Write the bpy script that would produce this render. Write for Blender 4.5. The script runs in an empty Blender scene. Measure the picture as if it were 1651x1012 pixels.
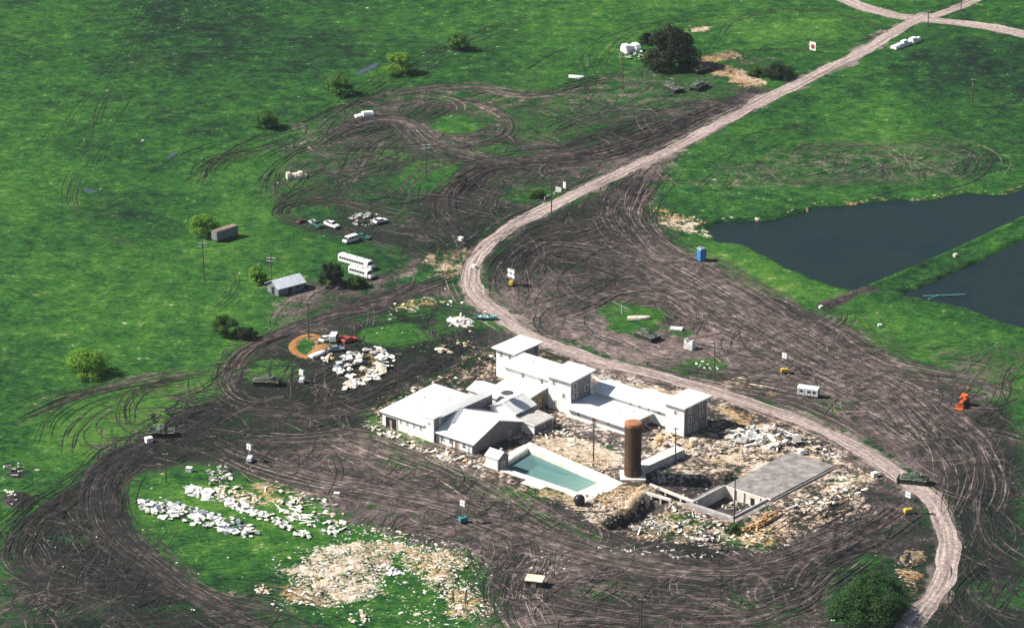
import bpy, bmesh, math, random
import numpy as np
from mathutils import Vector, Matrix
R = math.radians
rnd = random.Random(7)
nr = np.random.RandomState(11)
scene = bpy.context.scene
col = scene.collection

# ---------------------------------------------------------------- camera
PW, PH, FPX = 1651.0, 1012.0, 6000.0
PITCH = R(21.0); CAM_H = 375.0
CAM_Y = -CAM_H / math.tan(PITCH)
cam_d = bpy.data.cameras.new('camera'); cam = bpy.data.objects.new('camera', cam_d); col.objects.link(cam)
cam_d.sensor_fit = 'HORIZONTAL'; cam_d.sensor_width = 36.0; cam_d.lens = 36.0 * FPX / PW
cam_d.clip_start = 1.0; cam_d.clip_end = 20000.0
cam.location = (0, CAM_Y, CAM_H); cam.rotation_euler = (math.pi / 2 - PITCH, 0, 0)
scene.camera = cam
# ---------------------------------------------------------------- sky, sun, exposure
SUN_DIR = Vector((-0.99, 0.07, 0.0)).normalized()      # horizontal direction towards the sun
SUN_EL = R(42)
w = bpy.data.worlds.new('World'); scene.world = w; w.use_nodes = True
nt = w.node_tree; nt.nodes.clear()
sk = nt.nodes.new('ShaderNodeTexSky'); sk.sky_type = 'NISHITA'; sk.sun_disc = False
sk.sun_elevation = SUN_EL; sk.sun_rotation = math.atan2(SUN_DIR.x, SUN_DIR.y)
sk.altitude = 200; sk.air_density = 1.0; sk.dust_density = 1.0
bg = nt.nodes.new('ShaderNodeBackground'); bg.inputs[1].default_value = 0.05
wo = nt.nodes.new('ShaderNodeOutputWorld')
nt.links.new(sk.outputs[0], bg.inputs[0]); nt.links.new(bg.outputs[0], wo.inputs[0])
sd = bpy.data.lights.new('sun', 'SUN'); sd.energy = 5.0; sd.angle = R(0.53); sd.color = (1.0, 0.955, 0.88)
so = bpy.data.objects.new('sun', sd); col.objects.link(so)
sdir = Vector((SUN_DIR.x * math.cos(SUN_EL), SUN_DIR.y * math.cos(SUN_EL), math.sin(SUN_EL)))
so.rotation_euler = sdir.to_track_quat('Z', 'Y').to_euler(); so.location = (-300, 0, 400)
vs = scene.view_settings
vs.view_transform = 'Standard'; vs.look = 'None'; vs.gamma = 1.0; vs.exposure = 0.88; vs.use_curve_mapping = False

# ---------------------------------------------------------------- photograph pixel <-> ground
cp, sp = math.cos(PITCH), math.sin(PITCH)
def ray(px, py):
    u = (px - PW / 2) / FPX; v = -(py - PH / 2) / FPX
    return (u, cp + v * sp, -sp + v * cp)
def P(px, py, z=0.0):
    dx, dy, dz = ray(px, py); t = (z - CAM_H) / dz
    return Vector((dx * t, CAM_Y + dy * t, z))
def proj(x, y, z=0.0):                       # numpy friendly
    ry = y - CAM_Y; rz = z - CAM_H
    f = ry * cp - rz * sp; uu = ry * sp + rz * cp
    return PW / 2 + FPX * x / f, PH / 2 - FPX * uu / f

# ---------------------------------------------------------------- material helpers
MATS = {}
def mat(name, c1, c2=None, scale=1.0, rough=0.8, metal=0.0, bump=0.0, bscale=6.0, detail=5.0, spec=0.3, stretch=None, emit=None):
    if name in MATS: return MATS[name]
    m = bpy.data.materials.new(name); m.use_nodes = True
    n = m.node_tree; b = n.nodes['Principled BSDF']
    b.inputs['Roughness'].default_value = rough; b.inputs['Metallic'].default_value = metal
    b.inputs['Specular IOR Level'].default_value = spec
    if c2 is None: c2 = tuple(v * 0.72 for v in c1)
    tc = n.nodes.new('ShaderNodeTexCoord'); mp = n.nodes.new('ShaderNodeMapping')
    n.links.new(tc.outputs['Object'], mp.inputs[0])
    if stretch: mp.inputs['Scale'].default_value = stretch
    oi = n.nodes.new('ShaderNodeObjectInfo'); ml = n.nodes.new('ShaderNodeMath'); ml.operation = 'MULTIPLY'; ml.inputs[1].default_value = 57.0
    n.links.new(oi.outputs['Random'], ml.inputs[0]); n.links.new(ml.outputs[0], mp.inputs['Location'])
    nz = n.nodes.new('ShaderNodeTexNoise'); nz.inputs['Scale'].default_value = scale; nz.inputs['Detail'].default_value = detail
    n.links.new(mp.outputs[0], nz.inputs['Vector'])
    rp = n.nodes.new('ShaderNodeValToRGB'); rp.color_ramp.elements[0].position = 0.32; rp.color_ramp.elements[1].position = 0.68
    rp.color_ramp.elements[0].color = (*c2, 1); rp.color_ramp.elements[1].color = (*c1, 1)
    n.links.new(nz.outputs[0], rp.inputs[0]); n.links.new(rp.outputs[0], b.inputs['Base Color'])
    if bump:
        n2 = n.nodes.new('ShaderNodeTexNoise'); n2.inputs['Scale'].default_value = bscale; n2.inputs['Detail'].default_value = 4
        n.links.new(tc.outputs['Object'], n2.inputs['Vector'])
        bp = n.nodes.new('ShaderNodeBump'); bp.inputs['Strength'].default_value = bump; bp.inputs['Distance'].default_value = 0.15
        n.links.new(n2.outputs[0], bp.inputs['Height']); n.links.new(bp.outputs[0], b.inputs['Normal'])
    if emit:
        b.inputs['Emission Color'].default_value = (*emit, 1); b.inputs['Emission Strength'].default_value = 1
    MATS[name] = m; return m
M = {}
M['roof'] = mat('white_roof', (0.82, 0.82, 0.80), (0.60, 0.60, 0.58), 0.30, 0.55, bump=0.2, bscale=1.5, detail=8)
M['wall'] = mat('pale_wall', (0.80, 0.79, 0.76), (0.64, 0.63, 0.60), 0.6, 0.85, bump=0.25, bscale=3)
M['stone'] = mat('shade_grey_block_wall', (0.24, 0.215, 0.22), (0.13, 0.118, 0.122), 1.6, 0.9, bump=0.4, bscale=3)  # block wall for the right sides, darkened to carry their shade in the colour
M['brownwall'] = mat('plywood_wall', (0.40, 0.30, 0.20), (0.22, 0.16, 0.11), 0.8, 0.9)
M['trim'] = mat('white_trim', (0.80, 0.80, 0.79), (0.68, 0.68, 0.67), 2, 0.6)
M['fascia'] = mat('fascia_grey', (0.33, 0.30, 0.32), (0.22, 0.20, 0.22), 2, 0.8)
M['glass'] = mat('dark_glass', (0.02, 0.028, 0.034), (0.012, 0.016, 0.02), 2, 0.12, spec=0.6)
M['dark'] = mat('dark_opening', (0.018, 0.016, 0.015), (0.01, 0.01, 0.01), 2, 0.95)
M['conc'] = mat('concrete', (0.50, 0.48, 0.45), (0.33, 0.31, 0.29), 0.7, 0.9, bump=0.25, bscale=4)
M['concpale'] = mat('pale_concrete', (0.72, 0.68, 0.61), (0.52, 0.47, 0.41), 0.55, 0.9, bump=0.2, bscale=3)
M['slab'] = mat('dusty_slab', (0.33, 0.295, 0.28), (0.14, 0.125, 0.118), 0.45, 0.92, bump=0.4, bscale=2, detail=8)
M['rust'] = mat('rusty_concrete', (0.105, 0.056, 0.03), (0.035, 0.023, 0.017), 1.1, 0.9, bump=0.4, bscale=3, stretch=(1.6, 1.6, 0.12))
M['rustrim'] = mat('rust_rim', (0.38, 0.17, 0.075), (0.24, 0.10, 0.05), 1.4, 0.9)
M['armour'] = mat('armour_green', (0.085, 0.105, 0.075), (0.042, 0.054, 0.042), 0.9, 0.7, bump=0.2)
M['armourdust'] = mat('dusty_armour', (0.17, 0.175, 0.14), (0.08, 0.09, 0.07), 0.9, 0.8, bump=0.2)
M['rubber'] = mat('rubber', (0.02, 0.02, 0.02), (0.012, 0.012, 0.012), 3, 0.85)
M['steel'] = mat('grey_steel', (0.30, 0.31, 0.32), (0.17, 0.17, 0.18), 2, 0.5, metal=0.4)
M['whitepaint'] = mat('white_paint', (0.78, 0.78, 0.76), (0.66, 0.66, 0.63), 0.7, 0.45)
M['whitesheet'] = mat('white_sheet', (0.78, 0.77, 0.74), (0.60, 0.58, 0.54), 0.9, 0.75, bump=0.3)
M['creamsheet'] = mat('cream_sheet', (0.70, 0.62, 0.50), (0.48, 0.39, 0.29), 0.9, 0.85, bump=0.3)
M['redpaint'] = mat('red_paint', (0.46, 0.06, 0.035), (0.28, 0.035, 0.025), 1.2, 0.5)
M['orangepaint'] = mat('orange_paint', (0.62, 0.13, 0.035), (0.42, 0.075, 0.02), 1.2, 0.5)
M['yellowpaint'] = mat('yellow_paint', (0.62, 0.42, 0.05), (0.36, 0.23, 0.035), 1.5, 0.55)
M['tealpaint'] = mat('teal_paint', (0.05, 0.26, 0.27), (0.03, 0.15, 0.16), 1.2, 0.5)
M['tealboat'] = mat('pale_teal_paint', (0.20, 0.45, 0.42), (0.12, 0.28, 0.27), 1.2, 0.5)
M['greenpaint'] = mat('green_paint', (0.035, 0.16, 0.11), (0.02, 0.09, 0.065), 1.2, 0.45)
M['bluepaint'] = mat('blue_plastic', (0.045, 0.21, 0.52), (0.03, 0.14, 0.38), 1.2, 0.45)
M['bluegrey'] = mat('blue_grey_paint', (0.22, 0.27, 0.32), (0.12, 0.15, 0.18), 1.2, 0.5)
M['blackpaint'] = mat('black_paint', (0.02, 0.022, 0.024), (0.012, 0.012, 0.014), 1.5, 0.35)
M['browntrailer'] = mat('weathered_panel', (0.26, 0.20, 0.15), (0.14, 0.105, 0.08), 0.8, 0.8)
M['greytrailer'] = mat('grey_panel', (0.20, 0.22, 0.23), (0.12, 0.13, 0.14), 0.8, 0.7)
M['tin'] = mat('galvanised_tin', (0.70, 0.73, 0.78), (0.50, 0.53, 0.58), 0.5, 0.5, metal=0.1)
M['wood'] = mat('weathered_wood', (0.11, 0.085, 0.065), (0.055, 0.045, 0.035), 1.5, 0.9, stretch=(3, 3, 0.4))
M['lumber'] = mat('new_lumber', (0.55, 0.40, 0.22), (0.38, 0.25, 0.12), 1.0, 0.85)
M['lumberdark'] = mat('orange_lumber', (0.42, 0.22, 0.08), (0.25, 0.12, 0.05), 1.0, 0.85)
M['tan'] = mat('tan_tarp', (0.55, 0.42, 0.26), (0.38, 0.27, 0.15), 1.0, 0.85, bump=0.3)
M['rubblew'] = mat('white_rubble', (0.66, 0.63, 0.58), (0.42, 0.39, 0.35), 1.3, 0.9, bump=0.3)
M['rubbleg'] = mat('grey_rubble', (0.36, 0.33, 0.30), (0.20, 0.18, 0.165), 1.3, 0.9, bump=0.3)
M['rubblet'] = mat('tan_rubble', (0.62, 0.49, 0.36), (0.42, 0.31, 0.22), 1.3, 0.9, bump=0.3)
M['rubbled'] = mat('dark_rubble_gap_shade', (0.07, 0.062, 0.058), (0.03, 0.028, 0.026), 1.3, 0.9, bump=0.3)  # dark scrap; also stands in for shaded gaps between pieces
M['clod'] = mat('mud_clod', (0.05, 0.042, 0.036), (0.02, 0.018, 0.016), 2, .95)
M['clodl'] = mat('dry_clod', (0.20, 0.16, 0.135), (0.10, 0.08, 0.07), 2, .95)
M['bark'] = mat('bark', (0.075, 0.058, 0.042), (0.04, 0.03, 0.022), 3, 0.95)
M['skin'] = mat('skin', (0.45, 0.29, 0.21), (0.38, 0.24, 0.17), 3, 0.6)
M['navy'] = mat('navy_cloth', (0.03, 0.045, 0.085), (0.02, 0.03, 0.055), 5, 0.9)
M['khaki'] = mat('khaki_cloth', (0.50, 0.45, 0.36), (0.40, 0.36, 0.28), 5, 0.9)
M['lamp'] = mat('lamp_housing', (0.82, 0.82, 0.80), (0.74, 0.74, 0.72), 3, 0.35)

# ---------------------------------------------------------------- mesh builder
class MB:
    def __init__(s): s.v = []; s.f = []; s.m = []; s.mi = 0
    def add(s, vs_, fs_):
        o = len(s.v); s.v += [tuple(v) for v in vs_]
        s.f += [tuple(i + o for i in f) for f in fs_]; s.m += [s.mi] * len(fs_); return s
    def hexa(s, p):   # 8 points: bottom 0-3 ccw, top 4-7 ccw
        return s.add(p, [(3, 2, 1, 0), (4, 5, 6, 7), (0, 1, 5, 4), (1, 2, 6, 5), (2, 3, 7, 6), (3, 0, 4, 7)])
    def box(s, x0, x1, y0, y1, z0, z1, top=0.0, taper=(0, 0, 0, 0)):
        a, b, c, d = taper
        return s.hexa([(x0, y0, z0), (x1, y0, z0), (x1, y1, z0), (x0, y1, z0),
                       (x0 + a, y0 + c, z1), (x1 - b, y0 + c, z1), (x1 - b, y1 - d, z1), (x0 + a, y1 - d, z1)])
    def prism(s, prof, y0, y1, axis='y'):      # profile of (x,z), extruded along y, ccw seen from -y
        n = len(prof)
        if axis == 'y': A_ = [(x, y0, z) for x, z in prof]; B_ = [(x, y1, z) for x, z in prof]
        elif axis == 'x': A_ = [(y0, x, z) for x, z in prof]; B_ = [(y1, x, z) for x, z in prof]
        else: A_ = [(x, z, y0) for x, z in prof]; B_ = [(x, z, y1) for x, z in prof]
        fs_ = [tuple(range(n)), tuple(range(2 * n - 1, n - 1, -1))]
        fs_ += [(i, n + i, n + (i + 1) % n, (i + 1) % n) for i in range(n)]
        return s.add(A_ + B_, fs_)
    def tube(s, p0, p1, r0, r1=None, n=8, cap=True):
        r1 = r0 if r1 is None else r1
        p0 = Vector(p0); p1 = Vector(p1); d = (p1 - p0).normalized()
        u = d.orthogonal().normalized(); v = d.cross(u)
        A_ = [p0 + (u * math.cos(2 * math.pi * k / n) + v * math.sin(2 * math.pi * k / n)) * r0 for k in range(n)]
        B_ = [p1 + (u * math.cos(2 * math.pi * k / n) + v * math.sin(2 * math.pi * k / n)) * r1 for k in range(n)]
        fs_ = [(k, (k + 1) % n, n + (k + 1) % n, n + k) for k in range(n)]
        if cap: fs_ += [tuple(range(n - 1, -1, -1)), tuple(range(n, 2 * n))]
        return s.add(A_ + B_, fs_)
    def lathe(s, prof, n=16, c=(0, 0)):        # (r,z) list
        vs_ = []; fs_ = []
        for r, z in prof: vs_ += [(c[0] + r * math.cos(2 * math.pi * k / n), c[1] + r * math.sin(2 * math.pi * k / n), z) for k in range(n)]
        for j in range(len(prof) - 1):
            for k in range(n): fs_.append((j * n + k, j * n + (k + 1) % n, (j + 1) * n + (k + 1) % n, (j + 1) * n + k))
        fs_ += [tuple(range(n - 1, -1, -1)), tuple(range((len(prof) - 1) * n, len(prof) * n))]
        return s.add(vs_, fs_)
    def mesh(s, name, mats):
        me = bpy.data.meshes.new(name); me.from_pydata(s.v, [], s.f)
        for m in (mats if isinstance(mats, (list, tuple)) else [mats]): me.materials.append(m)
        if any(s.m): me.polygons.foreach_set('material_index', s.m)
        bm = bmesh.new(); bm.from_mesh(me); bmesh.ops.recalc_face_normals(bm, faces=bm.faces); bm.to_mesh(me); bm.free()
        me.update(); return me
    def build(s, name, mats, parent=None, bevel=0.0, smooth=False):
        me = s.mesh(name, mats)
        if bevel:
            bm = bmesh.new(); bm.from_mesh(me)
            bmesh.ops.bevel(bm, geom=[e for e in bm.edges], offset=bevel, segments=1, affect='EDGES', clamp_overlap=True)
            bm.to_mesh(me); bm.free()
        if smooth:
            me.polygons.foreach_set('use_smooth', [True] * len(me.polygons))
        return obj(name, me, parent)
def obj(name, me, parent=None):
    o = bpy.data.objects.new(name, me); col.objects.link(o)
    if parent is not None: o.parent = parent
    return o
LABELS = {}
def tag(o, label, cat, group=None):
    o['label'] = label; o['category'] = cat
    if group: o['group'] = group
    return o
def thing(name, label, cat, loc=(0, 0, 0), rz=0.0, group=None):
    o = bpy.data.objects.new(name, None); col.objects.link(o); o.empty_display_size = 0.5
    o.location = loc; o.rotation_euler = (0, 0, rz)
    return tag(o, label, cat, group)
KIDS = {}
def copy_tree(o, parent=None):
    c = o.copy(); col.objects.link(c); c.parent = parent
    for ch in list(o.children): copy_tree(ch, c)
    return c
def heading(p0, p1):      # angle of the ground direction between two photo points
    a = P(*p0); b = P(*p1); return math.atan2(b.y - a.y, b.x - a.x)
# ---------------------------------------------------------------- ground sheet
def spaced(lo, hi, d, far, n):
    core = np.arange(lo, hi + 1e-6, d); k = np.arange(1, n + 1); g = (k / n) ** 2.5
    return np.concatenate([(lo - g * (far + lo * 0 + 0))[::-1] - d * k[::-1], core, core[-1] + g * far + d * k])
DX, DY = 0.50, 0.84
XL = spaced(-196, 196, DX, 3800, 14)
YL = spaced(-212, 330, DY, 5000, 14)
NX, NY = len(XL), len(YL)
GX, GY = np.meshgrid(XL, YL)
def vnoise(x, y, cell, seed):
    r = np.random.RandomState(seed); T = r.rand(257, 257)
    fx = x / cell + 1000.37; fy = y / cell + 1000.71
    ix = np.floor(fx).astype(int); iy = np.floor(fy).astype(int); tx = fx - ix; ty = fy - iy
    tx = tx * tx * (3 - 2 * tx); ty = ty * ty * (3 - 2 * ty)
    a = T[ix % 256, iy % 256]; b = T[(ix + 1) % 256, iy % 256]; c = T[ix % 256, (iy + 1) % 256]; d = T[(ix + 1) % 256, (iy + 1) % 256]
    return (a * (1 - tx) + b * tx) * (1 - ty) + (c * (1 - tx) + d * tx) * ty - 0.5
def fbm(x, y, cell, seed, o=4):
    s = 0; a = 1.0
    for k in range(o): s = s + a * vnoise(x, y, cell / 2 ** k, seed + k); a *= 0.5
    return s
WX = GX + fbm(GX, GY, 9, 21) * 5.5; WY = GY + fbm(GX, GY, 9, 31) * 5.5
QX, QY = proj(WX, WY)                      # warped: ragged natural edges
CX, CY = proj(GX, GY)                      # straight: built edges
def inpoly(poly, X, Y):
    poly = np.array(poly, float); res = np.zeros(X.shape, bool)
    x0, y0 = poly.min(0); x1, y1 = poly.max(0)
    idx = np.where((X >= x0) & (X <= x1) & (Y >= y0) & (Y <= y1))
    if len(idx[0]) == 0: return res
    x = X[idx]; y = Y[idx]; ins = np.zeros(x.shape, bool); n = len(poly)
    for i in range(n):
        xa, ya = poly[i]; xb, yb = poly[(i + 1) % n]
        if ya == yb: continue
        ins ^= ((ya > y) != (yb > y)) & (x < (xb - xa) * (y - ya) / (yb - ya) + xa)
    res[idx] = ins; return res
def blur(a, rx, ry):
    def b1(a, r):
        if r < 1: return a
        p = np.pad(a, ((r + 1, r), (0, 0)), mode='edge'); c = np.cumsum(p, 0)
        return (c[2 * r + 1:] - c[:-2 * r - 1]) / (2 * r + 1)
    for _ in range(2): a = b1(a, ry); a = b1(a.T, rx).T
    return a
def polymask(poly, soft=1.2, warped=True):
    m = inpoly(poly, QX if warped else CX, QY if warped else CY).astype(np.float32)
    return blur(m, int(soft / DX), int(soft / DY)) if soft > 0.4 else m
def ell(cx, cy, rx, ry, n=20, rot=0):
    return [(cx + rx * math.cos(2 * math.pi * k / n), cy + ry * math.sin(2 * math.pi * k / n)) for k in range(n)]
def catmull(pts, step=1.2):
    """px points -> evenly spaced ground points"""
    w_ = np.array([P(*p)[:2] for p in pts]); n = len(w_); out = []
    e = np.vstack([2 * w_[0] - w_[1], w_, 2 * w_[-1] - w_[-2]])
    for i in range(1, n):
        p0, p1, p2, p3 = e[i - 1], e[i], e[i + 1], e[i + 2]
        k = max(2, int(np.linalg.norm(p2 - p1) / step * 2)); t = np.linspace(0, 1, k, endpoint=False)[:, None]
        out.append(0.5 * (2 * p1 + (p2 - p0) * t + (2 * p0 - 5 * p1 + 4 * p2 - p3) * t ** 2 + (3 * p1 - p0 - 3 * p2 + p3) * t ** 3))
    out.append(w_[-1:]); c = np.vstack(out); d = np.r_[0, np.cumsum(np.linalg.norm(np.diff(c, axis=0), axis=1))]
    s = np.arange(0, d[-1], step); return np.c_[np.interp(s, d, c[:, 0]), np.interp(s, d, c[:, 1])]
def near(path, width, warp=True):
    """soft band (1 on the line, 0 beyond width) round a ground path"""
    res = np.zeros(GX.shape, np.float32)
    for i in range(0, len(path) - 1, 4):
        seg = path[i:i + 5]; a = seg[0]; b = seg[-1]
        i0 = np.searchsorted(XL, min(a[0], b[0]) - width - 4); i1 = np.searchsorted(XL, max(a[0], b[0]) + width + 4)
        j0 = np.searchsorted(YL, min(a[1], b[1]) - width - 4); j1 = np.searchsorted(YL, max(a[1], b[1]) + width + 4)
        if i1 <= i0 or j1 <= j0: continue
        x = (WX if warp else GX)[j0:j1, i0:i1] - a[0]; y = (WY if warp else GY)[j0:j1, i0:i1] - a[1]; d = b - a; L = max(d @ d, 1e-6)
        t = np.clip((x * d[0] + y * d[1]) / L, 0, 1); q = np.sqrt((x - t * d[0]) ** 2 + (y - t * d[1]) ** 2)
        v = np.clip(1.25 - q / width, 0, 1); res[j0:j1, i0:i1] = np.maximum(res[j0:j1, i0:i1], v)
    return res

ROAD = [(1492, 24), (1458, 42), (1380, 90), (1270, 143), (1160, 200), (1080, 243), (1000, 280), (930, 312), (860, 346), (805, 380), (768, 415),
        (758, 450), (775, 485), (815, 515), (870, 548), (950, 577), (1040, 600), (1130, 625), (1220, 655), (1310, 688), (1390, 727),
        (1450, 767), (1498, 803), (1524, 850), (1528, 900), (1513, 950), (1478, 1000), (1440, 1040)]
CROSS = [(1280, -45), (1360, -2), (1430, 22), (1500, 32), (1580, 42), (1651, 56), (1730, 72)]
BRANCH = [(1500, 28), (1550, 10), (1610, -20), (1660, -45)]
# each guide: photo points, spread in metres, number of vehicle tracks
GUIDES = [
 ([(770, 430), (700, 455), (620, 485), (540, 505), (470, 530), (400, 560), (372, 590), (370, 620), (400, 645), (470, 652)], 2.6, 18),
 ([(800, 540), (720, 580), (640, 620), (560, 650), (480, 665), (400, 652), (350, 640)], 4.5, 24),
 ([(420, 650), (340, 660), (270, 700), (200, 740), (162, 790), (172, 840), (220, 890), (300, 950), (380, 1000), (460, 1045)], 3.6, 30),
 ([(300, 690), (220, 730), (140, 780), (80, 820), (40, 860), (30, 900), (70, 935), (150, 950), (220, 935), (260, 900)], 4.0, 18),
 ([(210, 830), (190, 880), (150, 930), (160, 980), (230, 1040)], 7.0, 12),
 ([(-20, 880), (40, 835), (110, 790), (190, 740)], 3.0, 5),
 ([(150, 950), (90, 960), (60, 990), (70, 1030)], 3.0, 6),
 ([(260, 920), (340, 960), (430, 985), (520, 1030)], 6.0, 8),
 ([(330, 700), (420, 740), (520, 770), (620, 790), (720, 810), (800, 840), (880, 870), (980, 897), (1080, 913), (1180, 919), (1280, 905), (1370, 870), (1440, 825), (1490, 790)], 3.6, 36),
 ([(560, 690), (640, 722), (720, 752), (790, 790), (860, 830), (930, 862)], 3.0, 14),
 ([(380, 700), (480, 705), (560, 700), (620, 712), (720, 765)], 6.0, 16),
 ([(740, 870), (780, 850), (820, 860), (832, 890), (805, 935), (800, 980), (820, 1030)], 4.5, 14),
 ([(790, 835), (850, 860), (862, 910), (830, 955), (845, 1030)], 4.0, 10),
 ([(850, 935), (900, 960), (980, 977), (1080, 988), (1200, 992), (1300, 962), (1380, 912), (1450, 850)], 5.5, 16),
 ([(830, 1000), (900, 1005), (1000, 1010), (1120, 1030)], 4.0, 8),
 ([(930, 950), (975, 925), (1035, 930), (1060, 955), (1020, 980), (950, 980), (930, 955)], 1.5, 5),
 ([(1290, 1000), (1290, 960), (1330, 920), (1400, 880), (1460, 850)], 4.0, 8),
 ([(1060, 255), (1020, 305), (1008, 350), (1050, 400), (1130, 440), (1220, 490), (1320, 545), (1420, 610), (1500, 660), (1565, 720), (1590, 780), (1565, 840), (1530, 900)], 6.5, 46),
 ([(830, 420), (900, 400), (1000, 420), (1100, 470), (1200, 530), (1320, 590), (1430, 650), (1500, 720)], 9.0, 36),
 ([(960, 305), (990, 330), (970, 370), (900, 390), (840, 430), (850, 480), (920, 510)], 8.0, 20),
 ([(840, 520), (930, 500), (1000, 468), (1080, 470), (1130, 510), (1100, 560)], 4.0, 12),
 ([(1000, 580), (1100, 600), (1200, 620), (1300, 640), (1400, 690), (1480, 740)], 5.0, 16),
 ([(1180, 590), (1260, 610), (1340, 600), (1420, 620)], 5.0, 8),
 ([(1660, 640), (1560, 612), (1450, 592), (1380, 562), (1300, 520)], 4.5, 12),
 ([(1500, 600), (1570, 592), (1625, 620), (1605, 665), (1540, 695)], 2.5, 5),
 ([(1660, 730), (1600, 760), (1580, 820), (1600, 880), (1670, 905)], 4.0, 9),
 ([(1550, 860), (1600, 930), (1570, 1000), (1500, 1050)], 6.0, 9),
 ([(1620, 1030), (1560, 960), (1640, 900)], 6.0, 6),
 ([(740, 402), (680, 392), (620, 382), (560, 375), (500, 362), (460, 345), (480, 330), (550, 325), (640, 345), (720, 360)], 2.2, 9),
 ([(760, 400), (722, 335), (760, 282), (840, 262), (940, 252), (1040, 222), (1140, 182), (1220, 148)], 6.0, 28),
 ([(540, 280), (547, 310), (572, 340), (620, 365), (700, 372)], 0.8, 3),
 ([(510, 200), (560, 175), (640, 150), (760, 140), (860, 152), (960, 130), (1060, 100)], 3.5, 9),
 ([(655, 205), (690, 172), (760, 165), (815, 190), (810, 220), (740, 240), (670, 225), (655, 205)], 2.5, 8),
 ([(500, 250), (560, 212), (640, 195), (700, 232), (800, 262), (900, 262)], 4.5, 16),
 ([(560, 300), (600, 240), (660, 215)], 5.0, 8),
 ([(640, 320), (720, 330), (800, 345), (880, 330)], 6.0, 14),
 ([(420, 330), (425, 290), (460, 250), (530, 225)], 3.5, 7),
 ([(330, 300), (350, 262), (420, 240), (500, 215)], 3.0, 6),
 ([(440, 350), (450, 320), (500, 300), (580, 310)], 2.0, 4),
 ([(270, 0), (230, 60), (195, 120), (165, 165), (140, 240), (110, 310), (125, 347), (200, 390), (300, 415), (360, 425), (382, 450), (362, 482), (330, 505)], 1.6, 3),
 ([(240, 0), (150, 130), (60, 240)], 2.5, 2),
 ([(205, 150), (195, 175), (140, 280)], 2.0, 2),
 ([(150, 335), (220, 300), (300, 250), (400, 215)], 1.2, 2),
 ([(300, 300), (380, 240), (500, 190), (620, 140), (760, 60), (900, 20)], 5.0, 5),
 ([(520, 200), (640, 120), (720, 80), (860, 60)], 4.0, 4),
 ([(830, 110), (850, 130), (880, 150), (930, 160)], 2.0, 3),
 ([(840, 120), (890, 90), (960, 70)], 3.0, 3),
 ([(-10, 695), (80, 652), (180, 622), (280, 602), (345, 590)], 4.0, 7),
 ([(75, 720), (100, 672), (180, 632), (320, 606), (360, 590)], 2.5, 5),
 ([(115, 740), (130, 690), (200, 645), (330, 622)], 2.0, 4),
 ([(205, 690), (205, 650), (240, 620), (320, 612)], 2.0, 4),
 ([(250, 660), (290, 640), (350, 650)], 2.0, 4),
 ([(1420, 225), (1490, 232), (1550, 255), (1520, 285), (1440, 292)], 7.0, 6),
 ([(1150, 310), (1180, 280), (1160, 260), (1240, 215), (1350, 200)], 9.0, 4),
 ([(1150, 75), (1180, 35), (1260, 18), (1350, 22), (1425, 52), (1340, 78), (1240, 82), (1180, 85)], 1.6, 4),
 ([(960, 130), (955, 90), (1010, 50), (1120, 30), (1180, 20)], 3.0, 5),
 ([(1040, 190), (1080, 175), (1130, 170), (1140, 190), (1100, 210)], 3.0, 6),
 ([(860, 150), (980, 125), (1090, 98)], 0.8, 2),
 ([(1360, 500), (1440, 560), (1560, 560), (1651, 580)], 5.0, 4),
 ([(440, 470), (500, 470), (600, 455), (680, 430)], 2.5, 7),
 ([(380, 620), (400, 585), (450, 575), (490, 590), (470, 625), (410, 640)], 1.5, 4),
]
PATHS = [(catmull(g[0]), g[1], g[2]) for g in GUIDES]
ROADP, CROSSP, BRANCHP = catmull(ROAD), catmull(CROSS), catmull(BRANCH)

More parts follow.
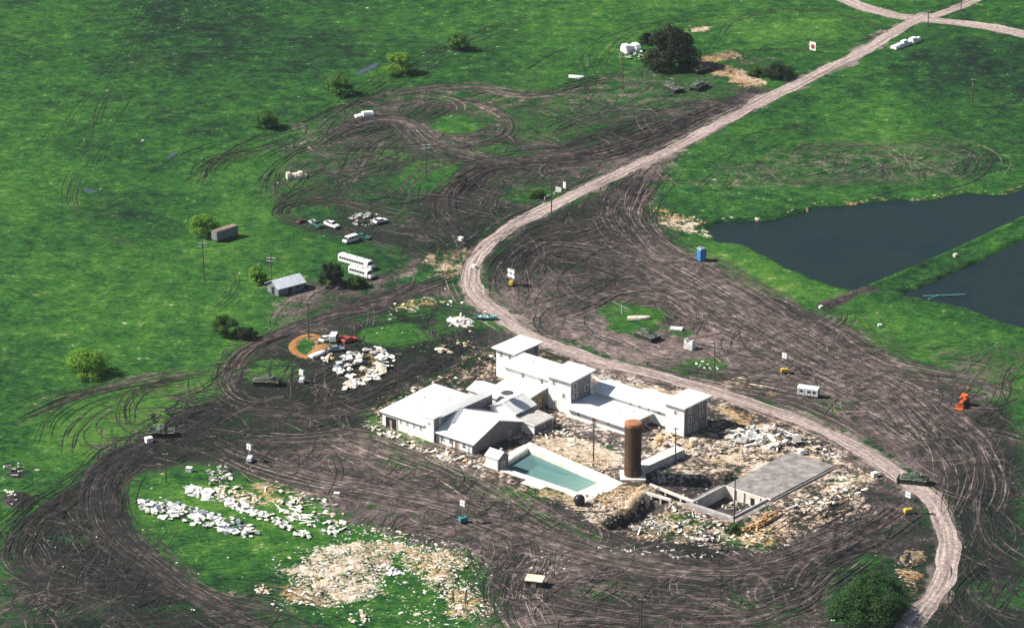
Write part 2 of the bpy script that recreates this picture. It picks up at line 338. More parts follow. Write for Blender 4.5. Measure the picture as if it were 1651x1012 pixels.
mud = np.zeros(GX.shape, np.float32)
def paint(dst, m, s): np.maximum(dst, m * s, out=dst)
MUDPOLYS = [
 ([(545, 185), (650, 155), (760, 165), (830, 215), (900, 225), (1000, 195), (1100, 165), (1200, 142), (1240, 150), (1080, 250), (900, 335), (800, 378), (735, 405), (680, 432), (620, 470), (590, 455), (640, 425), (625, 372), (640, 345), (700, 330), (640, 285), (600, 270), (560, 300), (530, 240), (505, 225)], .62),
 ([(850, 350), (940, 318), (1000, 292), (1060, 258), (1085, 250), (1040, 320), (1030, 370), (1080, 402), (1130, 430), (1180, 455), (1230, 485), (1330, 505), (1400, 550), (1440, 585), (1500, 605), (1580, 625), (1660, 690), (1660, 1030), (1480, 1030), (1530, 900), (1500, 800), (1400, 720), (1250, 655), (1100, 605), (900, 550), (800, 505), (775, 450), (790, 400)], .74),
 ([(370, 600), (400, 560), (500, 505), (600, 470), (700, 445), (760, 470), (805, 540), (700, 590), (615, 645), (590, 700), (700, 750), (830, 812), (930, 862), (1060, 912), (1200, 922), (1330, 892), (1420, 842), (1480, 800), (1530, 860), (1520, 960), (1470, 1030), (820, 1030), (800, 930), (740, 890), (640, 868), (560, 840), (450, 785), (330, 745), (240, 760), (215, 800), (222, 850), (262, 905), (340, 965), (440, 1030), (60, 1030), (20, 950), (20, 880), (60, 832), (120, 790), (180, 742), (240, 692), (330, 640)], .72),
 ([(800, 520), (900, 550), (1100, 605), (1250, 655), (1400, 722), (1480, 790), (1440, 840), (1330, 890), (1200, 920), (1060, 910), (930, 860), (760, 770), (600, 700), (600, 650), (780, 560)], .78),
 ([(480, 185), (640, 140), (900, 150), (1200, 130), (1100, 230), (900, 330), (740, 400), (640, 425), (440, 350), (420, 300)], .40), ([(1080, 300), (1300, 220), (1560, 225), (1560, 290), (1300, 310)], .36), ([(60, 730), (120, 650), (340, 585), (310, 690), (180, 740)], .27), ([(-20, 930), (120, 920), (440, 960), (480, 1040), (-20, 1040)], .5), ([(940, 130), (1060, 90), (1250, 90), (1250, 150), (1000, 190)], .36), ([(1480, 560), (1660, 560), (1660, 700)], .45),
 ([(445, 455), (600, 450), (620, 480), (500, 500), (420, 545)], .6),
 ([(470, 350), (640, 340), (740, 380), (700, 410), (600, 400), (560, 385)], .55),
]
for pl, s in MUDPOLYS: paint(mud, polymask(pl, 3.0), s)
for path, spr, n in PATHS: paint(mud, near(path, spr * 1.5), min(0.9, 0.02 + n / 34))
ISL = [([(215, 800), (240, 762), (330, 752), (420, 785), (520, 825), (540, 850), (500, 880), (470, 930), (420, 960), (330, 940), (260, 890)], 1.0),
 ([(960, 502), (992, 490), (1060, 503), (1078, 520), (1040, 548), (985, 532)], 1.0), (ell(1100, 535, 24, 10), .9), (ell(1130, 592, 42, 11), .9),
 (ell(432, 597, 52, 20), .8), (ell(645, 540, 52, 17), .85), (ell(700, 492, 60, 18), .6), (ell(745, 520, 40, 18), .5),
 ([(1345, 908), (1400, 892), (1440, 930), (1470, 978), (1440, 1005), (1340, 1002)], 1.0), (ell(975, 955, 45, 18), .8), (ell(1215, 985, 70, 20), .6),
 ([(640, 905), (700, 925), (760, 985), (780, 1030), (590, 1030), (560, 985), (615, 960)], .8), (ell(1100, 852, 42, 18), .85), (ell(1200, 870, 36, 12), .9),
 (ell(740, 202, 42, 15), 1.0), (ell(690, 285, 50, 28), .8), (ell(850, 314, 48, 14), .8), (ell(610, 250, 45, 14), .7), (ell(500, 345, 46, 14), .95),
 (ell(800, 245, 50, 10), .6), (ell(1345, 655, 42, 9), .7), (ell(1372, 770, 28, 9), .8), (ell(790, 690, 20, 8), .4), (ell(660, 745, 40, 10), .5), (ell(860, 800, 60, 10), .6), (ell(650, 720, 30, 9), .5),
 (ell(1600, 960, 60, 30), .45), (ell(120, 985, 60, 20), .5), (ell(290, 985, 70, 16), .6), (ell(120, 865, 30, 10), .6), (ell(800, 560, 30, 8), .4),
 (ell(950, 730, 45, 14), .8), (ell(640, 700, 50, 16), .5), (ell(500, 555, 26, 13), .9), (ell(600, 510, 50, 10), .4)]
for pl, s in ISL: mud *= 1 - polymask(pl, 1.6) * s
tan_ = np.zeros(GX.shape, np.float32); pale = np.zeros(GX.shape, np.float32)
TANS = [([(470, 912), (520, 882), (600, 870), (700, 880), (770, 905), (740, 922), (640, 892), (622, 930), (606, 960), (540, 978), (462, 972)], .64),
 ([(640, 888), (700, 900), (770, 945), (800, 985), (740, 992), (700, 952), (650, 917)], .60), ([(862, 690), (930, 690), (1010, 742), (960, 762), (850, 712)], .9),
 ([(730, 740), (800, 762), (900, 822), (960, 842), (1035, 800), (1000, 778), (850, 800)], .75), ([(865, 570), (950, 600), (1060, 622), (1150, 655), (1260, 690), (1230, 700), (1130, 660), (1060, 645), (940, 610), (860, 585)], .8),
 ([(1125, 88), (1185, 80), (1190, 96), (1160, 100), (1250, 133), (1200, 142), (1150, 118)], .95), ([(1100, 45), (1140, 42), (1135, 55), (1110, 56)], .8),
 ([(1045, 335), (1090, 345), (1145, 355), (1145, 385), (1100, 378), (1050, 360)], .55), ([(705, 400), (765, 398), (755, 450), (690, 442), (670, 430)], .6),
 ([(1090, 700), (1280, 690), (1420, 762), (1400, 820), (1250, 880), (1020, 872), (960, 842), (1040, 762)], .55), ([(1430, 880), (1490, 890), (1492, 975), (1455, 962)], .7),
 ([(600, 640), (800, 545), (950, 580), (1250, 665), (1420, 762), (1400, 830), (1200, 890), (960, 850), (760, 770), (600, 700)], .40), ([(930, 795), (1035, 785), (1040, 795), (1000, 825), (950, 842), (925, 815)], 1.0), ([(1040, 700), (1110, 705), (1130, 730), (1060, 735)], .8), (ell(985, 905, 30, 10), .4), ([(840, 880), (900, 885), (960, 900), (880, 930), (845, 925)], .5), ([(1180, 700), (1290, 715), (1280, 730), (1200, 760), (1140, 740)], .7),
 ([(640, 490), (700, 480), (720, 486), (690, 496), (640, 505)], .5), ([(540, 560), (620, 570), (630, 600), (570, 625), (540, 600)], .5),
 ([(470, 540), (505, 538), (520, 555), (500, 575), (472, 568)], .0), (ell(1210, 620, 50, 12), .6), (ell(270, 665, 14, 8), .6), (ell(1470, 690, 50, 14), .4), (ell(330, 820, 90, 35), .0), (ell(430, 795, 55, 20), .5)]
for pl, s in TANS:
    if s: paint(tan_, polymask(pl, 1.6), s)
paint(tan_, near(catmull([(478, 570), (475, 555), (492, 543), (512, 545), (520, 560), (505, 575), (495, 578)]), 1.3), .9)
for path, w_, s in ((ROADP, 5.2, 0.75), (CROSSP, 4.5, .8), (BRANCHP, 3.0, .6)): paint(pale, near(path, w_), s)
for a in (mud, tan_, pale): a *= 1.0
# ponds, bank, pits and mounds (heights)
POND1 = [(1148, 367), (1162, 356), (1240, 351), (1290, 341), (1320, 333), (1380, 326), (1440, 319), (1500, 319), (1560, 309), (1620, 311), (1680, 296), (1760, 285), (1760, 318), (1680, 345), (1600, 376), (1540, 402), (1460, 436), (1392, 465), (1362, 462), (1318, 447), (1270, 429), (1240, 411), (1200, 394), (1155, 386)]
POND2 = [(1452, 470), (1520, 446), (1600, 410), (1680, 372), (1760, 340), (1760, 560), (1680, 534), (1622, 516), (1570, 495), (1500, 480)]
SHORE = catmull([(1115, 362), (1160, 352), (1240, 348), (1290, 338), (1320, 330), (1380, 323), (1440, 316), (1500, 316), (1560, 306), (1620, 308), (1680, 294)])
paint(tan_, near(SHORE, 0.55), .6)
BANK = catmull([(1330, 492), (1400, 463), (1500, 422), (1600, 376), (1700, 330), (1780, 296)])
HZ = fbm(GX, GY, 60, 51, 3) * 0.5
rough_ = fbm(GX, GY, 2.6, 61, 3) * 0.30 + fbm(GX, GY, 7, 71, 2) * 0.25
HZ += rough_ * (0.35 + 0.5 * np.clip(mud + tan_, 0, 1)) * (1 - 0.6 * np.clip(pale, 0, 1))
HZ += (np.abs(fbm(GX, GY, 3.2, 91, 3)) * 1.1) * np.maximum(polymask(TANS[0][0], 1.5), polymask(TANS[1][0], 1.5))
QX_, QY_ = QX, QY; QX, QY = proj(GX + .3 * (WX - GX), GY + .3 * (WY - GY)); p1 = polymask(POND1, 1.2); p2 = polymask(POND2, 1.2); QX, QY = QX_, QY_; pond = np.maximum(p1, p2)
HZ = HZ * (1 - pond) - 2.2 * pond
mud *= (1 - pond)
bk = near(BANK, 3.2, False); HZ = np.maximum(HZ, -2.2 + 2.6 * np.clip(bk, 0, 1) ** .8)
mud = np.maximum(mud, near(catmull([(1325, 494), (1360, 478), (1395, 464)]), 3) * .8)
d_ = near(catmull([(1660, 420), (1560, 420), (1500, 440), (1420, 470)]), 0.1)
EXCAV = [([(978, 852), (1000, 826), (1037, 794), (1082, 806), (1078, 816), (1012, 848)], 2.6, True), ([(1046, 768), (1085, 762), (1130, 770), (1178, 760), (1188, 770), (1176, 780), (1124, 808), (1085, 800), (1048, 782)], 1.8, True)]
for pl, d, wr in EXCAV:
    m_ = polymask(pl, 1.0); HZ -= m_ * d; tan_ *= 1 - m_ * .8; mud = np.maximum(mud, m_ * .95)
cliff = near(catmull([(968, 848), (1000, 818), (1034, 791)]), 2.4); HZ += cliff * 0.9; paint(tan_, cliff, .8)
mnd = near(catmull([(1392, 930), (1400, 950), (1408, 975)]), 15.0); HZ += 2.0 * np.sin(np.clip(mnd, 0, 1) * math.pi / 2) ** 2
def heap(cx, cy, r, h):
    global HZ
    c = P(cx, cy); d = np.sqrt((WX - c.x) ** 2 + (WY - c.y) ** 2); HZ = HZ + h * np.clip(1 - d / r, 0, 1) ** 1.3
for a in ((258, 672, 4, 1.2), (1190, 92, 3, 1.2), (1170, 84, 4, 1.0), (880, 905, 5, 1.5), (870, 920, 4, .8), (25, 762, 9, 1.2), (20, 805, 8, 1.2), (590, 352, 6, .8), (560, 920, 9, 1.0), (510, 945, 8, 1.0), (720, 930, 6, .8), (1450, 905, 6, 1.2), (1475, 930, 4, .8), (1405, 800, 4, .7), (1330, 812, 4, .8), (1030, 850, 4, .8), (740, 770, 5, .8), (700, 925, 5, .8)):
    heap(*a)
paint(mud, polymask(ell(25, 765, 26, 9), 1), .9); paint(mud, polymask(ell(22, 808, 24, 14), 1), .95)
# moist, dark and weedy mud against dry brown mud
wet = 0.42 + fbm(GX, GY, 40, 101, 3) * .5 + fbm(GX, GY, 12, 105, 2) * .35
for pl, s in (([(0, 800), (240, 690), (420, 560), (640, 460), (800, 540), (600, 660), (420, 760), (230, 800), (340, 960), (440, 1030), (0, 1030)], .38), ([(1480, 700), (1660, 640), (1660, 1030), (1500, 1030), (1545, 900)], .40), ([(480, 190), (900, 150), (1000, 230), (760, 340), (500, 360)], .15), ([(640, 340), (860, 330), (760, 400), (680, 430)], .25), ([(860, 340), (1080, 260), (1100, 420), (860, 440)], .05),
              ([(900, 545), (1100, 600), (1400, 720), (1480, 700), (1300, 570), (1100, 500), (860, 500)], -.22), ([(560, 770), (900, 870), (1200, 920), (1440, 830), (1300, 900), (1000, 960), (640, 870)], -.15), ([(1060, 250), (1240, 145), (1260, 150), (1000, 310)], -.3), ([(780, 420), (900, 540), (820, 520), (760, 460)], -.25)):
    wet += polymask(pl, 5.0) * s
for path, spr, n in PATHS:                       # broad smeared bands along the routes
    if n > 5:
        tt_ = np.gradient(path, axis=0); tt_ /= np.linalg.norm(tt_, axis=1)[:, None] + 1e-9; nn_ = np.c_[-tt_[:, 1], tt_[:, 0]]
        for k in range(5):
            a_ = rnd.randint(0, len(path) // 2); b_ = rnd.randint(a_ + 6, len(path)) if len(path) > a_ + 7 else len(path)
            wet += near((path + nn_ * rnd.gauss(0, spr * .8))[a_:b_], rnd.uniform(.5, 1.3)) * rnd.choice([-.55, -.4, .3, .4])
wet = np.clip(wet, 0, 1)
# grass tint: bright spring patches and duller ones
lush = 0.52 + fbm(GX, GY, 70, 81, 4) * 0.40 + fbm(GX, GY, 9, 85, 3) * 0.25
for pl, s in (([(180, 640), (340, 600), (310, 690), (200, 740), (60, 760), (60, 690)], .30), ([(215, 800), (300, 760), (520, 830), (460, 930), (300, 910)], .15), ([(1150, 395), (1240, 415), (1350, 465), (1340, 495), (1230, 470), (1120, 410)], .35),
              ([(1370, 500), (1500, 490), (1660, 540), (1660, 590), (1420, 560)], .15), ([(1090, 290), (1240, 250), (1400, 330), (1200, 345)], .12), ([(300, 230), (520, 200), (480, 400), (300, 420)], .18),
              ([(1160, 30), (1260, 18), (1400, 35), (1380, 60), (1200, 75)], .25), ([(1400, 150), (1480, 140), (1470, 190), (1400, 185)], .25), ([(-20, -40), (900, -40), (500, 120), (-20, 200)], -.10), ([(1345, 908), (1400, 892), (1440, 930), (1470, 978), (1440, 1005), (1340, 1002)], -.30), ([(1430, 80), (1700, 60), (1700, 300), (1560, 290), (1450, 180)], -.22)):
    lush += polymask(pl, 6.0) * s
def gz(x, y):
    i = int(np.clip(np.searchsorted(XL, x) - 1, 0, NX - 2)); j = int(np.clip(np.searchsorted(YL, y) - 1, 0, NY - 2))
    tx = (x - XL[i]) / (XL[i + 1] - XL[i]); ty = (y - YL[j]) / (YL[j + 1] - YL[j])
    return float((HZ[j, i] * (1 - tx) + HZ[j, i + 1] * tx) * (1 - ty) + (HZ[j + 1, i] * (1 - tx) + HZ[j + 1, i + 1] * tx) * ty)
def sample(A_, pts):
    i = np.clip(np.searchsorted(XL, pts[:, 0]) - 1, 0, NX - 2); j = np.clip(np.searchsorted(YL, pts[:, 1]) - 1, 0, NY - 2)
    tx = np.clip((pts[:, 0] - XL[i]) / (XL[i + 1] - XL[i]), 0, 1); ty = np.clip((pts[:, 1] - YL[j]) / (YL[j + 1] - YL[j]), 0, 1)
    return (A_[j, i] * (1 - tx) + A_[j, i + 1] * tx) * (1 - ty) + (A_[j + 1, i] * (1 - tx) + A_[j + 1, i + 1] * tx) * ty
def G(px, py, dz=0.0):
    p = P(px, py); z = gz(p.x, p.y); p = P(px, py, max(z, -0.5)); return Vector((p.x, p.y, gz(p.x, p.y) + dz))

# compound frame: A runs right and towards the camera, B right and away
ANG = R(-40.0); O0 = P(617, 685)
AV = Vector((math.cos(ANG), math.sin(ANG), 0)); BV = Vector((-math.sin(ANG), math.cos(ANG), 0))
def ABpt(a, b, z=0): return O0 + AV * a + BV * b + Vector((0, 0, z))
def px2ab(px, py):
    d = P(px, py) - O0; return d.dot(AV), d.dot(BV)
AG = (GX - O0.x) * AV.x + (GY - O0.y) * AV.y; BG = (GX - O0.x) * BV.x + (GY - O0.y) * BV.y
def dig(a0, a1, b0, b1, z):
    global HZ
    m_ = (AG > a0) & (AG < a1) & (BG > b0) & (BG < b1); HZ = np.where(m_, z, HZ)
def level(a0, a1, b0, b1, z=0.0, soft=3.0):
    global HZ
    d = np.maximum(np.maximum(a0 - AG, AG - a1), np.maximum(b0 - BG, BG - b1)); k = np.clip(1 - d / soft, 0, 1); HZ = HZ * (1 - k) + z * k
PO = px2ab(807, 752)                     # pool inner corner
level(0, 66, 0, 56)
level(PO[0] - 5, PO[0] + 31, PO[1] - 4, PO[1] + 18)
HZ = np.where((AG > PO[0] - 3.2) & (AG < PO[0] + 26.2) & (BG > PO[1] - 1) & (BG < PO[1] + 14.5 - (AG - PO[0] + 2) / 27.5 * 4), -4.2, HZ)
CB = px2ab(1181, 835)                    # nearest corner of the cellar walls
level(CB[0] - 12, CB[0] + 1, CB[1] - 1, CB[1] + 42)
dig(CB[0] - 13.6, CB[0] + 1.0, CB[1] - 1.0, CB[1] + 15.2, -3.6)

me = bpy.data.meshes.new('ground')
nv = NX * NY; co = np.empty((nv, 3), np.float32); co[:, 0] = GX.ravel(); co[:, 1] = GY.ravel(); co[:, 2] = HZ.ravel()
idx = np.arange(nv).reshape(NY, NX); q = np.stack([idx[:-1, :-1], idx[:-1, 1:], idx[1:, 1:], idx[1:, :-1]], -1).reshape(-1, 4)
me.vertices.add(nv); me.vertices.foreach_set('co', co.ravel())
me.loops.add(q.size); me.loops.foreach_set('vertex_index', q.ravel().astype(np.int32))
me.polygons.add(len(q)); me.polygons.foreach_set('loop_start', np.arange(0, q.size, 4, dtype=np.int32))
me.polygons.foreach_set('use_smooth', np.ones(len(q), bool)); me.update(calc_edges=True)
aw = me.attributes.new('wet', 'FLOAT', 'POINT'); aw.data.foreach_set('value', wet.astype(np.float32).ravel())
at = me.attributes.new('cover', 'FLOAT_COLOR', 'POINT')
at.data.foreach_set('color', np.stack([mud, tan_, pale, lush], -1).astype(np.float32).ravel())

def node(n, t, **kw):
    x = n.nodes.new(t)
    for k, v in kw.items(): setattr(x, k, v)
    return x
def ground_mat():
    m = bpy.data.materials.new('soil_and_grass'); m.use_nodes = True; n = m.node_tree; L = n.links.new
    b = n.nodes['Principled BSDF']; b.inputs['Roughness'].default_value = 0.95; b.inputs['Specular IOR Level'].default_value = 0.15
    tc = node(n, 'ShaderNodeTexCoord'); atn = node(n, 'ShaderNodeAttribute'); atn.attribute_name = 'cover'
    sep = node(n, 'ShaderNodeSeparateColor'); L(atn.outputs['Color'], sep.inputs[0])
    def noise(scale, detail=5, rough=0.6, dist=0.0):
        z = node(n, 'ShaderNodeTexNoise'); z.inputs['Scale'].default_value = scale; z.inputs['Detail'].default_value = detail
        z.inputs['Roughness'].default_value = rough; z.inputs['Distortion'].default_value = dist; L(tc.outputs['Object'], z.inputs['Vector']); return z.outputs[0]
    def math_(op, a, b_=None, c=None):
        x = node(n, 'ShaderNodeMath', operation=op)
        for i, v in enumerate((a, b_, c)):
            if v is None: continue
            if isinstance(v, (int, float)): x.inputs[i].default_value = v
            else: L(v, x.inputs[i])
        return x.outputs[0]
    def ramp(f, stops):
        r = node(n, 'ShaderNodeValToRGB'); e = r.color_ramp.elements
        while len(e) < len(stops): e.new(0.5)
        for k, (p, c) in enumerate(stops): e[k].position = p; e[k].color = (*c, 1)
        L(f, r.inputs[0]); return r.outputs[0]
    def mix(f, a, b_):
        x = node(n, 'ShaderNodeMix', data_type='RGBA'); L(f, x.inputs[0]); L(a, x.inputs[6]); L(b_, x.inputs[7]); return x.outputs[2]
    nf = noise(0.9, 6, 0.7); nm = noise(0.22, 5, 0.62); nl = noise(0.035, 5, 0.6); nff = noise(3.0, 4, 0.7)
    # grass
    mpg = node(n, 'ShaderNodeMapping'); mpg.inputs['Scale'].default_value = (.55, 1.5, 1); mpg.inputs['Rotation'].default_value = (0, 0, .5); L(tc.outputs['Object'], mpg.inputs[0])
    zg = node(n, 'ShaderNodeTexNoise'); zg.inputs['Scale'].default_value = .75; zg.inputs['Detail'].default_value = 5; zg.inputs['Roughness'].default_value = .7; L(mpg.outputs[0], zg.inputs['Vector'])
    g = math_('ADD', math_('MULTIPLY', nf, 0.6), math_('MULTIPLY', nm, 0.75)); g = math_('ADD', g, math_('MULTIPLY', math_('SUBTRACT', zg.outputs[0], .27), 1.0))
    g = math_('ADD', g, math_('MULTIPLY', math_('SUBTRACT', atn.outputs['Alpha'], 0.5), 0.55))
    g = math_('ADD', g, -0.36)
    grass = ramp(g, [(0.27, (0.003, 0.010, 0.006)), (0.40, (0.005, 0.030, 0.009)), (0.52, (0.013, 0.066, 0.011)), (0.64, (0.026, 0.104, 0.013)), (0.80, (0.064, 0.164, 0.020)), (0.95, (0.14, 0.22, 0.05))])
    straw = ramp(nm, [(0.45, (0.05, 0.09, 0.02)), (0.7, (0.17, 0.15, 0.06))])
    fs = math_('MULTIPLY', math_('SUBTRACT', nl, 0.55), 2.0); fs = node_clamp(n, fs)
    grass = mix(math_('MULTIPLY', fs, 0.35), grass, straw)
    # mud
    atw = node(n, 'ShaderNodeAttribute'); atw.attribute_name = 'wet'; wt = atw.outputs['Fac']
    mm = math_('ADD', math_('MULTIPLY', nf, 0.55), math_('MULTIPLY', nm, 0.45)); mm = math_('ADD', mm, math_('MULTIPLY', math_('SUBTRACT', 0.38, wt), 0.36))
    mudc = ramp(mm, [(0.34, (0.006, 0.008, 0.007)), (0.44, (0.025, 0.024, 0.022)), (0.53, (0.080, 0.060, 0.057)), (0.64, (0.160, 0.118, 0.112)), (0.78, (0.32, 0.238, 0.22))])
    weed = ramp(mm, [(0.4, (0.005, 0.016, 0.008)), (0.6, (0.022, 0.052, 0.012))])
    mudc = mix(node_clamp(n, math_('MULTIPLY', math_('SUBTRACT', math_('ADD', math_('MULTIPLY', wt, 0.45), math_('MULTIPLY', nm, 0.8)), 0.70), 3.5)), mudc, weed)
    tanc = ramp(mm, [(0.30, (0.08, 0.055, 0.035)), (0.44, (0.30, 0.21, 0.13)), (0.56, (0.58, 0.46, 0.35)), (0.70, (0.78, 0.70, 0.60))])
    ochre = ramp(nf, [(0.35, (.16, .085, .03)), (0.6, (.46, .30, .12)), (.75, (.62, .46, .25))])
    tanc = mix(node_clamp(n, math_('MULTIPLY', math_('SUBTRACT', nl, .47), 6.0)), tanc, ochre)
    palec = ramp(mm, [(0.30, (0.08, 0.066, 0.058)), (0.50, (0.19, 0.155, 0.138)), (0.72, (0.36, 0.30, 0.265))])
    def cut(f, amt, lo, hi):
        x = math_('ADD', f, math_('MULTIPLY', math_('SUBTRACT', nf, 0.5), amt)); x = math_('ADD', x, math_('MULTIPLY', math_('SUBTRACT', nm, 0.5), amt))
        mr = node(n, 'ShaderNodeMapRange', interpolation_type='SMOOTHSTEP'); mr.inputs[1].default_value = lo; mr.inputs[2].default_value = hi; L(x, mr.inputs[0]); return mr.outputs[0]
    c = mix(cut(sep.outputs[0], 1.7, 0.34, 0.66), grass, mudc)
    c = mix(cut(sep.outputs[1], 2.0, 0.38, 0.78), c, tanc)
    c = mix(cut(sep.outputs[2], 0.7, 0.36, 0.70), c, palec)
    L(c, b.inputs['Base Color'])
    hh = math_('ADD', math_('MULTIPLY', nf, 1.0), math_('MULTIPLY', nff, 0.4))
    bp = node(n, 'ShaderNodeBump'); bp.inputs['Strength'].default_value = 0.9; bp.inputs['Distance'].default_value = 0.7
    L(hh, bp.inputs['Height']); L(bp.outputs[0], b.inputs['Normal'])
    return m
def node_clamp(n, s):
    x = n.nodes.new('ShaderNodeClamp'); n.links.new(s, x.inputs[0]); return x.outputs[0]
me.materials.append(ground_mat())
ground = obj('ground', me); ground['kind'] = 'structure'

# ---------------------------------------------------------------- roads as sheets with ragged edges
def strip(name, path, half, mat_, dz=0.13):
    n = len(path); t = np.gradient(path, axis=0); t /= np.linalg.norm(t, axis=1)[:, None] + 1e-9; nrm = np.c_[-t[:, 1], t[:, 0]]
    K = 9; us = np.linspace(-1, 1, K); V = np.zeros((n, K, 3))
    jl = fbm(np.arange(n) * 1.2, np.zeros(n), 9, 5) * 1.6; jr = fbm(np.arange(n) * 1.2, np.zeros(n), 9, 15) * 1.6
    for k, u in enumerate(us):
        wd = half + (jl if u < 0 else jr); p = path + nrm * (u * wd)[:, None]
        V[:, k, :2] = p; V[:, k, 2] = sample(HZ, p) + dz + 0.05 * math.cos(u * math.pi * 2.0) - (0.12 if abs(u) == 1 else 0)
    ii = np.arange(n * K).reshape(n, K); q_ = np.stack([ii[:-1, :-1], ii[:-1, 1:], ii[1:, 1:], ii[1:, :-1]], -1).reshape(-1, 4)
    me_ = bpy.data.meshes.new(name); me_.from_pydata(V.reshape(-1, 3).tolist(), [], q_.tolist()); me_.materials.append(mat_)
    av = me_.attributes.new('along', 'FLOAT_VECTOR', 'POINT'); uu, ss = np.meshgrid(us * half, np.arange(n) * 1.2)
    av.data.foreach_set('vector', np.stack([ss.ravel(), uu.ravel(), np.zeros(n * K)], -1).astype(np.float32).ravel())
    me_.polygons.foreach_set('use_smooth', [True] * len(me_.polygons)); o = obj(name, me_); o['kind'] = 'structure'; return o
def road_mat():
    m = bpy.data.materials.new('dirt_road'); m.use_nodes = True; n = m.node_tree; b = n.nodes['Principled BSDF']; b.inputs['Roughness'].default_value = .95; b.inputs['Specular IOR Level'].default_value = .15
    a = n.nodes.new('ShaderNodeAttribute'); a.attribute_name = 'along'; mp = n.nodes.new('ShaderNodeMapping'); mp.inputs['Scale'].default_value = (.035, 1.5, 1); n.links.new(a.outputs['Vector'], mp.inputs[0])
    z = n.nodes.new('ShaderNodeTexNoise'); z.inputs['Scale'].default_value = 1.0; z.inputs['Detail'].default_value = 4; n.links.new(mp.outputs[0], z.inputs[0])
    tc = n.nodes.new('ShaderNodeTexCoord'); z2 = n.nodes.new('ShaderNodeTexNoise'); z2.inputs['Scale'].default_value = .8; z2.inputs['Detail'].default_value = 7; n.links.new(tc.outputs['Object'], z2.inputs[0])
    x = n.nodes.new('ShaderNodeMath'); x.operation = 'MULTIPLY_ADD'; x.inputs[1].default_value = .45; n.links.new(z2.outputs[0], x.inputs[0]); y = n.nodes.new('ShaderNodeMath'); y.operation = 'MULTIPLY'; y.inputs[1].default_value = .6; n.links.new(z.outputs[0], y.inputs[0]); n.links.new(y.outputs[0], x.inputs[2])
    r = n.nodes.new('ShaderNodeValToRGB'); e = r.color_ramp.elements; e.new(.5)
    for k, (p, c) in enumerate(((.36, (.14, .108, .098)), (.52, (.28, .222, .20)), (.68, (.52, .425, .38)))): e[k].position = p; e[k].color = (*c, 1)
    n.links.new(x.outputs[0], r.inputs[0]); n.links.new(r.outputs[0], b.inputs['Base Color'])
    bp = n.nodes.new('ShaderNodeBump'); bp.inputs['Strength'].default_value = .6; bp.inputs['Distance'].default_value = .3; n.links.new(x.outputs[0], bp.inputs['Height']); n.links.new(bp.outputs[0], b.inputs['Normal']); return m
M['road'] = road_mat()
o = strip('dirt_road', ROADP, 2.6, M['road']); o['label'] = 'pale rutted dirt road winding past the compound'
o = strip('dirt_road', CROSSP, 3.6, M['road'], 0.10); o['label'] = 'wide dirt road crossing the top right corner'
o = strip('farm_track', BRANCHP, 2.2, M['road'], 0.08)

# ---------------------------------------------------------------- ponds
def water_mat():
    m = bpy.data.materials.new('pond_water'); m.use_nodes = True; n = m.node_tree; b = n.nodes['Principled BSDF']
    b.inputs['Base Color'].default_value = (0.006, 0.017, 0.017, 1); b.inputs['Roughness'].default_value = 0.25; b.inputs['Specular IOR Level'].default_value = 0.10
    tc = n.nodes.new('ShaderNodeTexCoord'); z = n.nodes.new('ShaderNodeTexNoise'); z.inputs['Scale'].default_value = 1.1; z.inputs['Detail'].default_value = 5
    n.links.new(tc.outputs['Object'], z.inputs[0]); bp = n.nodes.new('ShaderNodeBump'); bp.inputs['Strength'].default_value = 0.7; bp.inputs['Distance'].default_value = 0.2
    z3 = n.nodes.new('ShaderNodeTexNoise'); z3.inputs['Scale'].default_value = .06; z3.inputs['Detail'].default_value = 5; n.links.new(tc.outputs['Object'], z3.inputs[0]); r3 = n.nodes.new('ShaderNodeMapRange'); r3.inputs[1].default_value = .35; r3.inputs[2].default_value = .65; r3.inputs[3].default_value = .10; r3.inputs[4].default_value = .5; n.links.new(z3.outputs[0], r3.inputs[0]); n.links.new(r3.outputs[0], b.inputs['Roughness'])
    r4 = n.nodes.new('ShaderNodeValToRGB'); r4.color_ramp.elements[0].position = .4; r4.color_ramp.elements[1].position = .62; r4.color_ramp.elements[0].color = (.004, .013, .013, 1); r4.color_ramp.elements[1].color = (.009, .021, .019, 1); n.links.new(z3.outputs[0], r4.inputs[0]); n.links.new(r4.outputs[0], b.inputs['Base Color'])
    n.links.new(z.outputs[0], bp.inputs['Height']); n.links.new(bp.outputs[0], b.inputs['Normal'])
    return m
M['pond'] = water_mat()
for pl, lab in ((POND1, 'dark still pond above the grassy bank'), (POND2, 'dark still pond below the grassy bank')):
    pts = [P(*p) for p in pl]; c = sum(pts, Vector()) / len(pts)
    pts = [c + (p - c) * 1.06 for p in pts]
    m_ = MB(); m_.add([(p.x, p.y, -0.75) for p in pts], [tuple(range(len(pts)))]); o = m_.build('pond', M['pond']); o['kind'] = 'structure'; o['label'] = lab

